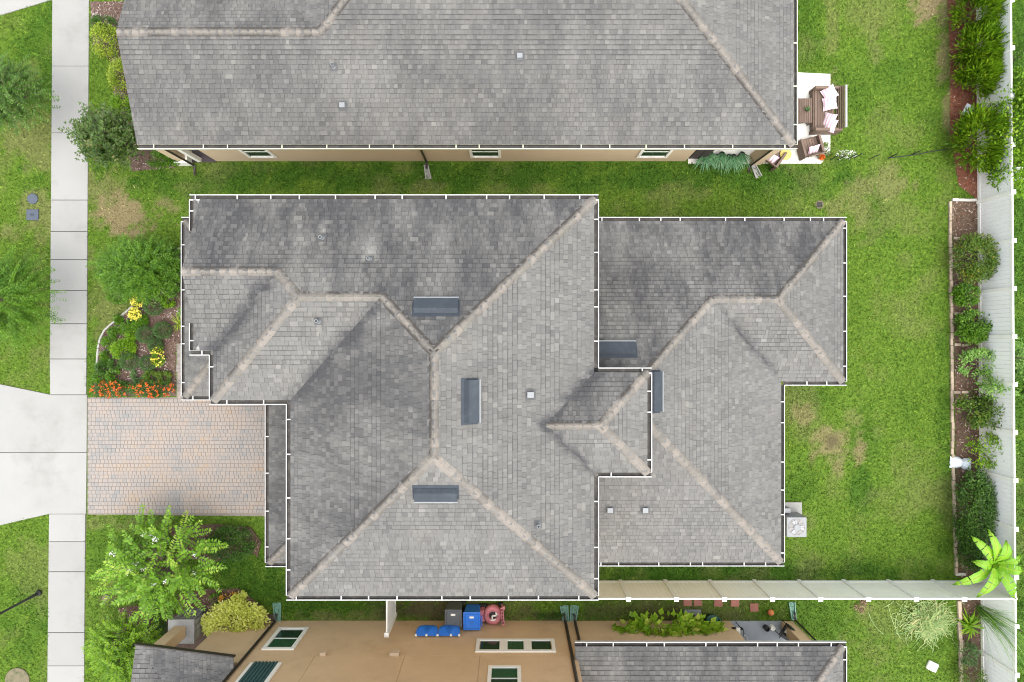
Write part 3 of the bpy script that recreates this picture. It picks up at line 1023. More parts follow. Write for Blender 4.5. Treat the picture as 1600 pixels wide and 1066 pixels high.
bE = Plane((1, 0), 218 * U, hU, K, [[(218, -42), (218, -212), (133, -127)]], EE, sc=U)
ret1 = Plane((-1, 0), 503 * U, hU, K, [[(-503, 172), (-487, 172), (-487, 212), (-503, 228)]], 0.5, sc=U)
ret2 = Plane((-1, 0), 503 * U, hU, K, [[(-503, -22), (-487, -6), (-487, 28), (-503, 28)]], 0.5, sc=U)
# lower rear roof
rN = Plane((0, 1), 193 * V_, hL, K, [[(95, -79), (153, -79), (153, 193), (95, 193)], [(153, -79), (294, 62), (294, 193), (153, 193)], [(294, 62), (391, 62), (522, 193), (294, 193)]], 1.0, sc=V_)
qE = Plane((1, 0), 522 * V_, hL, K, [[(522, 193), (522, -69), (391, 62)]], EE, sc=V_)
qS = Plane((0, -1), 69 * V_, hL, K, [[(522, -69), (391, 62), (294, 62), (425, -69)]], 0.25, sc=V_)
rE = Plane((1, 0), 425 * V_, hL, K, [[(425, -69), (294, 62), (153, -79), (425, -351)]], EE, sc=V_)
rS = Plane((0, -1), 351 * V_, hL, K, [[(425, -351), (153, -79), (95, -79), (95, -351)]], 0.22, sc=V_)
# lower roofs over garage front and porch
pW = Plane((-1, 0), 385 * V_, hL, K, [[(-385, -352), (-385, -80), (-282, -80), (-282, -249)]], 0.75, sc=V_)
pS = Plane((0, -1), 352 * V_, hL, K, [[(-385, -352), (-282, -249), (-282, -352)]], 0.3, sc=V_)
fW = Plane((-1, 0), 516 * V_, hL, K, [[(-516, -92), (-516, 193), (-388, 65), (-388, 36)]], 0.6, sc=V_)
fS = Plane((0, -1), 92 * V_, hL, K, [[(-516, -92), (-388, 36), (-388, -92)]], 0.4, sc=V_)
fN = Plane((0, 1), 193 * V_, hL, K, [[(-516, 193), (-388, 193), (-388, 65)]], 0.7, sc=V_)
upper = [mN, gS, wW, wS, mW, mS, mE, bN, bS, bE, ret1, ret2]
lower = [rN, qE, qS, rE, rS, pW, pS, fW, fS, fN]


def sof(x0, y0, x1, y1, sc, g=(1, 1, 1, 1)):
    """soffit rectangle from eave lines (px), pulled in where a gutter hangs"""
    return (x0 * sc + GW * g[0], y0 * sc + GW * g[1], x1 * sc - GW * g[2], y1 * sc - GW * g[3])


roof_u = deck('roof', upper, main, [sof(-352, -404, 135, 228, U), sof(-472, -99, -340, 228, U), sof(-486, -22, -460, 228, U, (0, 1, 0, 1)), sof(120, -212, 218, -42, U), sof(-503, 172, -484, 228, U, (1, 0, 0, 1)), sof(-503, -22, -484, 28, U, (1, 1, 0, 0))], hU)
roof_l = deck('roof', [rN, qE, qS, rE, rS], main, [sof(105, -351, 425, 193, V_, (0, 1, 1, 1)), sof(420, -69, 522, 193, V_, (0, 1, 1, 1))], hL)
roof_g = deck('roof', [pW, pS], main, [sof(-385, -352, -282, -90, V_, (1, 1, 0, 0))], hL)
roof_f = deck('roof', [fW, fS, fN], main, [sof(-516, -92, -388, 193, V_, (1, 1, 0, 1))], hL)
roof_u['label'] = 'upper grey shingle roof with beige ridge caps'
roof_l['label'] = 'lower grey shingle roof at the rear'
roof_g['label'] = 'narrow lower roof over the garage front'
roof_f['label'] = 'lower porch roof at the front'
def wash(pl, px, py, hw, ln, z0, pale=0.0):
    zz = z0
    for _ in range(6):
        p = at(px, py, zz); zz = pl.z(p.x, p.y)
    WASH.append((pl, p.x, p.y, hw, ln, pale))
wash(mN, 577, 403, .30, .95, 7.5, .75); wash(mN, 503, 374, .09, .8, 7.5, 1.0); wash(wS, 497, 505, .09, .5, 8, .6); wash(mN, 680, 470, .62, 1.5, 8); wash(bN, 860, 640, .1, .3, 7); wash(rN, 965, 540, .5, .9, 5)
for a, b, amt, wd in (((-188.5, 64.5), (-352, -99), 1.1, .20), ((-347, 103), (-472, -22), 1.0, .22), ((50, -127), (135, -212), .9, .12), ((50, -127), (135, -42), .9, .16)):
    VALLEYS.append(((a[0] * U, a[1] * U), (b[0] * U, b[1] * U), amt, wd))
VALLEYS.append(((294 * V_, 62 * V_), (425 * V_, -69 * V_), .8, .12))
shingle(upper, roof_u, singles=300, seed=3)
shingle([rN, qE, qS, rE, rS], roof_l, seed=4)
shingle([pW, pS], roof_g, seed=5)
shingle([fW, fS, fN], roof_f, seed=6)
for i, (A, B, a, b) in enumerate([(mN, gS, (-486, 103), (-347, 103)), (mN, wW, (-347, 103), (-308.5, 64.5)), (mN, wS, (-308.5, 64.5), (-188.5, 64.5)), (wW, wS, (-472, -99), (-308.5, 64.5)), (mN, mW, (-188.5, 64.5), (-108.5, -15.5)),
                                  (mN, mE, (135, 228), (-108.5, -15.5)), (mW, mE, (-108.5, -160.5), (-108.5, -15.5)), (mW, mS, (-352, -404), (-108.5, -160.5)), (mE, mS, (135, -404), (-108.5, -160.5)), (bN, bS, (133, -127), (50, -127)),
                                  (bN, bE, (218, -42), (133, -127)), (bS, bE, (218, -212), (133, -127))]):
    def trim_low(a, b, amt=5):
        d = math.hypot(b[0] - a[0], b[1] - a[1]); return (a[0] + (b[0] - a[0]) * amt / d, a[1] + (b[1] - a[1]) * amt / d)
    a2 = trim_low(a, b, 7.5) if (a[0] in (-472, 135, -352, 218)) else a
    caps(roof_u, A, B, a2, b, sc=U, seed=i)
for i, (A, B, a, b) in enumerate([(rN, qE, (522, 193), (391, 62)), (qS, qE, (522, -69), (391, 62)), (rN, qS, (391, 62), (294, 62)), (rN, rE, (294, 62), (153, -79)), (rS, rE, (425, -351), (153, -79)), (pW, pS, (-385, -352), (-282, -249)), (fW, fS, (-516, -92), (-388, 36)), (fW, fN, (-516, 193), (-388, 65))]):
    a2 = trim_low(a, b, 7.5) if a[0] in (522, 425, -385, -516) else a
    caps(roof_g if A is pW else roof_f if A is fW else roof_l, A, B, a2, b, sc=V_, seed=50 + i)

gu = [(-503, 228, 135, 228, (0, 1), 0, 0), (-503, 172, -503, 228, (-1, 0), 0, 1), (-503, -22, -503, 28, (-1, 0), 1, 0), (-503, -22, -472, -22, (0, -1), 0, 0), (-472, -99, -472, -22, (-1, 0), 1, 0), (-472, -99, -352, -99, (0, -1), 0, 0),
      (-352, -404, -352, -99, (-1, 0), 1, 0), (-352, -404, 135, -404, (0, -1), 0, 0), (135, -404, 135, -212, (1, 0), 1, 0), (135, -42, 135, 228, (1, 0), 0, 1), (135, -42, 218, -42, (0, 1), 0, 0), (218, -212, 218, -42, (1, 0), 1, 1), (135, -212, 218, -212, (0, -1), 0, 0)]
for i, (x0, y0, x1, y1, n, a, b) in enumerate(gu):
    gutter(main, x0 * U, y0 * U, x1 * U, y1 * U, n, hU, trim0=a * (GW + .002), trim1=b * (GW + .002), idx=i)
xm = 135 * U
gl = [(xm / V_ + 2, 193, 522, 193, (0, 1), 0, 0), (522, -69, 522, 193, (1, 0), 1, 1), (425, -69, 522, -69, (0, -1), 0, 0), (425, -351, 425, -69, (1, 0), 1, 0), (105, -351, 425, -351, (0, -1), 0, 0),
      (-385, -352, -385, -82, (-1, 0), 1, 0), (-385, -352, -290, -352, (0, -1), 0, 0), (-516, -92, -516, 193, (-1, 0), 1, 1), (-516, 193, -400, 193, (0, 1), 0, 0), (-516, -92, -395, -92, (0, -1), 0, 0)]
for i, (x0, y0, x1, y1, n, a, b) in enumerate(gl):
    gutter(main, x0 * V_, y0 * V_, x1 * V_, y1 * V_, n, hL, trim0=a * (GW + .002), trim1=b * (GW + .002), idx=i)
ov = 0.42
wall_box(main, -352 * U + ov, -404 * U + ov, 135 * U - ov, 228 * U - ov, 0, hU - .17)
wall_box(main, -472 * U + ov, -99 * U + ov, -352 * U + ov - .005, 228 * U - ov - .004, 0, hU - .19)
wall_box(main, 135 * U - ov + .004, -212 * U + ov, 218 * U - ov, -42 * U - ov, 3.2, hU - .19)
wall_box(main, 135 * U - ov + .004, -351 * V_ + ov, 425 * V_ - ov, 193 * V_ - ov, 0, hL - .18)
wall_box(main, 425 * V_ - ov + .004, -69 * V_ + ov, 522 * V_ - ov, 193 * V_ - ov - .004, 0, hL - .19)
gab = MB()   # gable wall over the porch
gx = -486 * U + 0.22
gab.add([(gx, -22 * U + .3, hU - .1), (gx, 228 * U - .3, hU - .1), (gx, 103 * U, hU + K * 125 * U - .06)], [(0, 1, 2)])
gab.box(gx, -22 * U + .3, 4.2, gx + .3, 228 * U - .3, hU - .1)
gab.build('gable_wall', M['stucco'], main)
rk = MB()
for s_ in (1, -1):
    pl = mN if s_ == 1 else gS
    y_e = 228 * U - GW if s_ == 1 else -22 * U + GW
    p0, p1 = Vector((-486 * U, y_e, pl.z(-486 * U, y_e))), Vector((-486 * U, 103 * U, pl.z(-486 * U, 103 * U)))
    vs = [(p.x - dx, p.y, p.z + dz) for p in (p0, p1) for dx, dz in ((-0.005, -0.013), (-0.005, -.18), (-.035, -.18), (-.035, -0.013))]
    rk.add(vs, [(0, 1, 5, 4), (1, 2, 6, 5), (3, 0, 4, 7), (2, 3, 7, 6)])
rk.build('rake_board', M['white'], main)
gd = MB().box(-352 * U + ov - .03, -7.0, 0.03, -352 * U + ov + .02, -2.6, 2.3).build('garage_door', M['trim'], main)
for i, x in enumerate((-516 * V_ + .25,)):
    for y in (-92 * V_ + .3, 193 * V_ - .35, 1.0):
        MB().box(x, y - .2, 0, x + .4, y + .2, hL - .17).build('porch_column', M['stucco_light'], main)
MB().box(-516 * V_ + .1, -92 * V_ + .1, 0.0, -472 * U + ov, 193 * V_ - .1, 0.06).build('porch_floor', M['concrete'], main)
zt = lambda pl, px, py, z: z
attic_vent(roof_u, mN, 680, 479, 8.1, 1.17, .40)
attic_vent(roof_u, mE, 735, 628, 8.2, 1.13, .38)
attic_vent(roof_u, mS, 678, 777, 8.4, 1.13, .36)
attic_vent(roof_l, rN, 965, 546, 5.6, 1.2, .40)
attic_vent(roof_l, rE, 1026, 613, 5.75, 1.2, .40)
for px, py, pl, kd in ((577, 405, mN, 'pipe'), (503, 372, mN, 'pipe'), (829, 617, mE, 'hood'), (841, 820, mE, 'pipe'), (497, 502, wS, 'pipe'), (953, 797, rS, 'hood'), (1008, 797, rS, 'hood')):
    zz = 7.5 if pl not in (rS,) else 4.0
    for _ in range(6):
        p = at(px, py, zz)
        zz = pl.z(p.x, p.y)
    pipe_vent(roof_l if pl is rS else roof_u, pl, px, py, zz + .05, kd)


# ------------------------------------------------------------------ upper neighbour (single storey)
KN = 0.37
nh = empty('house', (-1.5, 12, 0), label='long single storey house along the top with cream gutters', cat='house')
yE, xL, xR, xG = 300 * V_, -9.52, 445 * V_, -12.6
yR = yE + 3.396
apx, apy = (xL + xR) / 2, yE + (xR - xL) / 2
YM = 13.6
nS = Plane((0, -1), -yE, hL, KN, [[(xG, yE), (xL + 3.396, yE), (xL + 3.396, yR), (xG, yR)], [(xL + 3.396, yE), (xR, yE), (apx, apy), (xL + 3.396, yR)]], 0.55)
nE = Plane((1, 0), xR, hL, KN, [[(xR, yE), (xR, apy + (apy - yE)), (apx, apy)]], EE)
nGn = Plane((0, 1), yR + 3.396, hL, KN, [[(xG, yR), (xL + 3.396, yR), (xL, yR + 3.396), (xG, yR + 3.396)]], 0.75)
nW = Plane((-1, 0), -xL, hL, KN, [[(xL + 3.396, yR), (apx, apy), (xL, 2 * apy - yE), (xL, yR + 3.396)]], 0.6)
nB = Plane((0, 1), 2 * apy - yE, hL, KN, [[(xL, 2 * apy - yE), (apx, apy), (xR, 2 * apy - yE)]], 0.6)
planes_n = [nS, nE, nGn, nW, nB]
roof_n = deck('roof', planes_n, nh, [(xL + GW, yE + GW, xR - GW, 2 * apy - yE - GW), (xG, yE + GW, xL + .2, yR + 3.396 - GW)], hL, 'cream')
shingle(planes_n, roof_n, seed=8)
caps(roof_n, nS, nGn, (xG, yR), (xL + 3.396, yR), seed=81, hw=.155)
caps(roof_n, nS, nW, (xL + 3.396, yR), (apx, apy), seed=82, hw=.155)
caps(roof_n, nS, nE, (xR - .12, yE + .12), (apx, apy), seed=83, hw=.155)
gutter(nh, xG + .0, yE, xR, yE, (0, -1), hL, 'cream', 0, 0, 1.35, 0)
gutter(nh, xR, yE, xR, 2 * apy - yE, (1, 0), hL, 'cream', GW + .002, 0, 1.35, 1)
rk = MB()
for pl, y_e in ((nS, yE + GW), (nGn, yR + 3.396 - GW)):
    p0, p1 = Vector((xG, y_e, pl.z(xG, y_e))), Vector((xG, yR, pl.z(xG, yR)))
    rk.add([(p.x - dx, p.y, p.z + dz) for p in (p0, p1) for dx, dz in ((-0.005, -0.013), (-0.005, -.18), (-.035, -.18), (-.035, -0.013))], [(0, 1, 5, 4), (1, 2, 6, 5), (3, 0, 4, 7), (2, 3, 7, 6)])
rk.build('rake_board', M['white'], nh)
yW = 6.85
wall_box(nh, -11.25, yW, 6.6, 24, 0, hL - .17, 'stucco_light')
wall_box(nh, 6.605, 10.6, xR - ov, 24, 0, hL - .18, 'stucco_light')
wall_box(nh, -12.15, 8.9, -11.255, 13.0, 0, hL - .18, 'stucco_light')
gbl = MB().add([(-12.16, yE + .3, hL - .1), (-12.16, yR + 3.1, hL - .1), (-12.16, yR, hL + KN * 3.396 - .05)], [(0, 2, 1)])
gbl.build('gable_wall', M['stucco_light'], nh)
MB().box(-12.6, 6.75, 0, -12.25, 7.15, hL - .17).box(-12.68, 6.67, 0, -12.17, 7.23, .45, m=1).build('porch_column', [M['stucco_light'], M['trim']], nh)
MB().box(-11.95, 6.8, 0, -11.8, 6.95, hL - .17).build('porch_column', M['trim'], nh)
MB().box(-12.2, 6.8, 0, -11.26, 8.88, .05).build('porch_floor', M['brownpanel'], nh)
MB().box(9.05, 6.7, 0, 9.45, 7.1, hL - .17).build('porch_column', M['stucco_light'], nh)


def window(house, x0, x1, z0, z1, Y, n_pane=2, face=1, frame=0.10, mats=('screen_dark', 'screen_green'), split='z'):
    """framed window on a wall at y = Y whose outside looks towards +y (face 1) or -y (face -1)"""
    f = MB()
    yo, yi = Y + face * .05, Y - face * .01
    ya, yb = min(yo, yi), max(yo, yi)
    f.box(x0, ya, z0, x1, yb, z0 + frame)
    f.box(x0, ya, z1 - frame, x1, yb, z1)
    f.box(x0, ya, z0 + frame, x0 + frame, yb, z1 - frame)
    f.box(x1 - frame, ya, z0 + frame, x1, yb, z1 - frame)
    wd = f.build('window', M['trim'], house)
    a0, a1, b0, b1 = x0 + frame, x1 - frame, z0 + frame, z1 - frame
    ys = (Y + face * .004, Y + face * .015)
    for i in range(n_pane):
        if split == 'z':
            c0, c1 = b0 + (b1 - b0) * i / n_pane, b0 + (b1 - b0) * (i + 1) / n_pane
            MB().box(a0, min(ys), c0 + .012, a1, max(ys), c1 - .012).build('pane', M[mats[i % len(mats)]], wd)
            if i: MB().box(a0, min(Y, Y + face * .03), c0 - .02, a1, max(Y, Y + face * .03), c0 + .02).build('mullion', M['trim'], wd)
        else:
            c0, c1 = a0 + (a1 - a0) * i / n_pane, a0 + (a1 - a0) * (i + 1) / n_pane
            MB().box(c0 + .03, min(ys), b0, c1 - .03, max(ys), b1).build('pane', M[mats[i % len(mats)]], wd)
            if i: MB().box(c0 - .14, min(Y, Y + face * .045), b0, c0 + .14, max(Y, Y + face * .045), b1).build('mullion', M['trim'], wd)
    return wd


for px0, px1 in ((388, 432), (735, 783), (995, 1043)):
    p0, p1 = on_wall(px0, 244, yW), on_wall(px1, 244, yW)
    window(nh, p0.x, p1.x, 0.62, 2.1, yW, 2, -1, mats=('screen_dark', 'screen_dark'))
def downspout(house, pts, r=0.045, mat='bronze'):
    mb = MB()
    mb.tube(pts, r, seg=4)
    return mb.build('downspout', M[mat], house)
downspout(nh, [(-12.05, 6.55, 2.95), (-12.05, 6.66, 2.7), (-12.05, 6.66, .15), (-12.05, 6.3, .06)])
p = on_wall(668, 252, yW)
downspout(nh, [(p.x - .02, 6.53, 2.95), (p.x - .02, 6.79, 2.6), (p.x - .02, 6.79, .15), (p.x - .02, 6.55, .06)])
downspout(nh, [(9.02, 6.53, 2.95), (9.0, 6.62, 2.7), (9.0, 6.62, .15), (9.02, 6.4, .06)])
for px, py, z in ((812, 88, 0), (535, 165, 0), (521, 104, 0)):
    zz = 4.0
    for _ in range(6):
        q = at(px, py, zz); zz = nS.z(q.x, q.y)
    pipe_vent(roof_n, nS, px, py, zz + .05, 'pipe' if px == 521 else 'hood')
# patio of the upper neighbour
patio = MB().prism(ccw([(6.7, 6.75), (11.75, 6.75), (12.1, 7.1), (12.1, 10.15), (10.0, 10.25), (6.7, 10.25)]), 0, .05).build('patio', M['patio'])
tag(patio, 'white concrete patio slab at the corner of the long house', None, None, 'structure')


# ------------------------------------------------------------------ lower neighbour (two storeys in front)
sh = empty('house', (0, -14, 0), label='tan stucco two storey house along the bottom with dark downspouts', cat='house')
YS = -10.65
JX = [-9.0, -6.66, -3.62, -1.08, 2.2]
MB().box(-8.99, -22, 0, 2.19, YS - .02, 6.0).build('wall', M['stucco'], sh)
MB().box(-9.0, YS - .025, 0, 2.2, YS, 2.855).build('wall', M['stucco'], sh)
for a, b in zip(JX[:-1], JX[1:]):
    MB().box(a + (.006 if a > -9 else 0), YS - .025, 2.867, b - (.006 if b < 2 else 0), YS - .002, 6.0).build('wall', M['stucco'], sh)
wall_box(sh, 2.205, -21.5, 8.30, YS - .004, 0, hL - .17)
wall_box(sh, 8.305, -21.5, 10.6, YS - 2.6, 0, hL - .18)
wall_box(sh, -10.97, -14.5, -9.005, YS - .004, 0, 3.38)
MB().box(-13.2, YS - 3, 0, -9.0, YS + .25, .05).build('porch_floor', M['greysoil'], sh)
# upper roof, outside the picture
sT = Plane((0, 1), -10.2, 6.2, .42, [[(-9.6, -10.2), (-4.0, -15.8), (-2.8, -15.8), (2.8, -10.2)]], .6)
sW_ = Plane((-1, 0), 9.6, 6.2, .42, [[(-9.6, -10.2), (-9.6, -21.4), (-4.0, -15.8)]], .6)
sE_ = Plane((1, 0), 2.8, 6.2, .42, [[(2.8, -10.2), (-2.8, -15.8), (2.8, -21.4)]], .3)
sB_ = Plane((0, -1), 21.4, 6.2, .42, [[(-9.6, -21.4), (2.8, -21.4), (-2.8, -15.8), (-4.0, -15.8)]], .3)
roof_s2 = deck('roof', [sT, sW_, sE_, sB_], sh, [(-9.5, -21.3, 2.7, -10.31)], 6.2)
# rear single storey roof
xr0, xr1, ye = 98 * V_, 522 * V_, -470 * V_
sr = Plane((0, 1), ye, hL, .42, [[(xr0 + .0, ye), (xr1, ye), (xr1 - 5.5, ye - 5.5), (xr0, ye - 5.5)]], .85)
sre = Plane((1, 0), xr1, hL, .42, [[(xr1, ye), (xr1 - 5.5, ye - 5.5), (xr1, ye - 11)]], .3)
# porch roof at the front: west slope rising to the tall wall, valley with a north slope
KP = 0.253
px0_, py0_ = -12.68, -10.24
pw = Plane((-1, 0), 12.68, hL, KP, [[(-12.68, py0_), (-9.0, py0_), (-9.0, py0_ - 3.68)]], .85, gut=False)
pn = Plane((0, 1), py0_, hL, KP, [[(-12.68, py0_), (-9.0, py0_ - 3.68), (-12.68, py0_ - 3.68)]], .85, gut=False)
roof_s = deck('roof', [sr, sre], sh, [(xr0 + .1, -21, xr1 - GW, ye - GW)], hL)
roof_p = deck('roof', [pw, pn], sh, [], hL)
shingle([sr, sre], roof_s, seed=12)
shingle([pw, pn], roof_p, seed=13)
MB().box(-12.6, YS - .2, 2.82, -10.98, YS + .2, 2.985).build('beam', M['stucco'], sh)
caps(roof_s, sr, sre, (xr1 - .12, ye - .12), (xr1 - 5.5, ye - 5.5), seed=90, hw=.155)
gutter(sh, xr0, ye, xr1, ye, (0, 1), hL, 'white', 0, 0, .85, 0)
gutter(sh, xr1, ye - 10, xr1, ye, (1, 0), hL, 'white', 0, GW + .002, 1.0, 1)
rb = MB()
rb.add([(-12.72, py0_ + .04, 2.86), (-12.72, py0_ + .04, 3.03), (-8.98, py0_ + .04, 3.97), (-8.98, py0_ + .04, 3.80), (-12.72, py0_, 2.86), (-12.72, py0_, 3.03), (-8.98, py0_, 3.97), (-8.98, py0_, 3.80)],
       [(3, 2, 1, 0), (4, 5, 6, 7), (1, 2, 6, 5), (0, 4, 7, 3), (2, 3, 7, 6), (0, 1, 5, 4)])
rb.build('rake_board', M['bronze'], sh)
# windows
a, b = on_wall(436, 982, YS), on_wall(483, 982, YS)
window(sh, a.x, b.x, 0.70, 2.48, YS, 2, 1, .13)
a, b = on_wall(745, 1000, YS), on_wall(866, 1000, YS)
window(sh, a.x, b.x, 1.67, 2.66, YS, 3, 1, .12, split='x')
a, b = on_wall(763, 1042, YS), on_wall(814, 1042, YS)
window(sh, a.x, b.x, 3.68, 5.3, YS - .002, 2, 1, .12, mats=('screen_green', 'screen_dark'))
a, b = on_wall(397, 1037, YS), on_wall(441, 1037, YS)
wd = MB().box(a.x - .1, YS, 3.5, a.x, YS + .06, 5.4).box(b.x - .12, YS, 3.5, b.x, YS + .06, 5.4).box(a.x, YS, 5.3, b.x - .12, YS + .06, 5.4).build('window', M['trim'], sh)
mb = MB()
nr = 7
for i in range(nr):      # corrugated storm panels with scalloped foot
    x0 = a.x + (b.x - .12 - a.x) * (i + .5) / nr
    r = (b.x - .12 - a.x) / nr / 2
    mb.tube([(x0, YS + .02, 3.44), (x0, YS + .02, 5.3)], r * .97, seg=8)
mb.build('storm_panel', M['shutter'], wd)
for px, py, s_ in ((505, 1024, .10), (617, 1023, .16)):
    q = on_wall(px, py, YS)
    MB().box(q.x - s_, YS, q.z - s_ * .9, q.x + s_, YS + .12, q.z + s_ * .9).build('wall_vent', M['stucco_light'], sh, bevel=.01)
downspout(sh, [(-8.97, YS + .05, 6.0), (-8.97, YS + .05, .2), (-8.95, YS + .3, .1)], .06)
downspout(sh, [(2.02, YS + .05, 6.0), (2.02, YS + .05, .2), (1.98, YS + .3, .1)], .055)
downspout(sh, [(2.40, ye - .05, 2.95), (2.38, YS + .05, 2.7), (2.38, YS + .05, .2), (2.34, YS + .3, .1)], .05)
downspout(sh, [(10.75, ye - .05, 2.95), (10.72, YS + .08, 2.7), (10.72, YS + .08, .2), (10.72, YS + .35, .1)], .05)
MB().box(10.25, YS - .4, 0, 10.68, YS + .0, hL - .17).build('porch_column', M['stucco'], sh)
MB().box(-12.25, -10.75, 1.22, -11.85, -10.35, 2.86).build('porch_column', M['stucco'], sh)
pier = MB().box(-12.42, -10.95, 0, -11.62, -10.2, 1.1).build('stone_pier', M['joint'], sh)
MB().box(-12.5, -11.0, 1.1, -11.55, -10.12, 1.2, t=.8).build('pier_cap', M['rock'], pier, bevel=.015)
for zr in range(5):      # stones of the pier, each its own piece
    z = .02 + zr * .215
    x = -12.42
    while x < -11.66:
        wd_ = min(random.uniform(.18, .34), -11.62 - x)
        MB().box(x + .01, -10.2, z, x + wd_ - .01, -10.2 + random.uniform(.02, .05), z + .2, t=random.random()).build('stone', M['rock'], pier, bevel=.012)
        x += wd_
    y = -10.95
    while y < -10.24:
        wd_ = min(random.uniform(.18, .34), -10.2 - y)
        MB().box(-11.62, y + .01, z, -11.62 + random.uniform(.02, .05), y + wd_ - .01, z + .2, t=random.random()).build('stone', M['rock'], pier, bevel=.012)
        y += wd_
lan = MB().prism(ccw([(8.31, YS + .0), (10.7, YS + .0), (10.7, YS - 2.5), (8.31, YS - 2.5)]), 0, .05).build('patio', M['grey_floor'])
tag(lan, 'grey painted patio floor under the lower rear roof', None, None, 'structure')


# ------------------------------------------------------------------ fences
def fence(label, A, B, posts, h=1.83, side=(1, 0), mat='vinyl', board=0.152, rail_mat='vinyl_bright', name='fence', cat='fence', group=None, cap=True):
    """vinyl privacy fence from A to B on the ground, posts at the given parameters 0..1"""
    A, B = Vector((A[0], A[1], 0)), Vector((B[0], B[1], 0))
    f = empty(name, (A + B) / 2, label=label, cat=cat, group=group)
    f.rotation_euler = (0, 0, math.atan2((B - A).y, (B - A).x))
    L = (B - A).length
    pm = MB().box(-.063, -.063, 0, .063, .063, h + .04).mesh('post', M[rail_mat])
    cm = MB().box(-.08, -.08, h + .04, .08, .08, h + .06).add([(-.075, -.075, h + .06), (.075, -.075, h + .06), (.075, .075, h + .06), (-.075, .075, h + .06), (0, 0, h + .11)], [(0, 1, 4), (1, 2, 4), (2, 3, 4), (3, 0, 4)]).mesh('post_cap', M[rail_mat])
    xs = [(t - .5) * L for t in posts]
    for x in xs:
        p = linked('post', pm, f, (x, 0, 0))
        if cap: linked('post_cap', cm, p)
    edges = sorted(set([-.5 * L] + xs + [.5 * L]))
    bms = {}
    for x0, x1 in zip(edges[:-1], edges[1:]):
        a, b = x0 + .064, x1 - .064
        if b - a < .1: continue
        MB().box(a, -.025, h - .12, b, .025, h).build('rail', M[rail_mat], f)
        MB().box(a, -.025, .04, b, .025, .18).build('rail', M[rail_mat], f)
        n = max(1, round((b - a) / board))
        wd = (b - a) / n
        key = round(wd, 3)
        if key not in bms:
            bms[key] = [MB().box(.003, -.011, .18, wd - .003, .011, h - .12, t=t).mesh('board', M[mat]) for t in (.3, .5, .7)]
        for i in range(n): linked('board', random.choice(bms[key]), f, (a + i * wd, 0, 0))
    return f


FX = lambda y: (1525 + 5.5 * (533 - y * 0) / 533)
fa, fb = at(1524.5, -30), at(1533, 1095)
fl = (fb - fa).length
# top of post i is seen at these rows
rows = [0 - 75, 0, 75, 150, 226, 300, 376, 451, 526, 601, 676, 751, 827, 902, 979, 1055, 1130]
ts = []
for r_ in rows:
    yg = (533 - r_) * (H - 1.87) / F
    t = (fa.y - yg) / (fa.y - fb.y)
    if 0 <= t <= 1: ts.append(t)
fence('tall white vinyl fence along the right edge beside the mulch beds', fa, fb, ts)
ga, gb = at(890, 907.5), at(1537, 907.5)
cols_ = [907, 982, 1057, 1132, 1207, 1282, 1357, 1432, 1507]
ts = [(((c - 800) * (H - 1.87) / F) - ga.x) / (gb.x - ga.x) for c in cols_]
fence('greenish white vinyl fence running along the lower side yard', (2.4, ga.y), (gb.x, gb.y), [(((c - 800) * (H - 1.87) / F) - 2.4) / (gb.x - 2.4) for c in cols_ if (c - 800) * (H - 1.87) / F > 2.5], mat='vinyl_green')
pa, pb = at(618, 975.0), at(618, 925)
fence('short white vinyl gate panel across the alley between the two houses', (pa.x, -10.45), (pa.x, -7.4), [0.02, .98], mat='vinyl', name='fence', cat='gate')
qa, qb = at(1531, 281), at(1640, 281)
fence('white vinyl fence end going off behind the right hedge', qa, qb, [.5], cap=False)


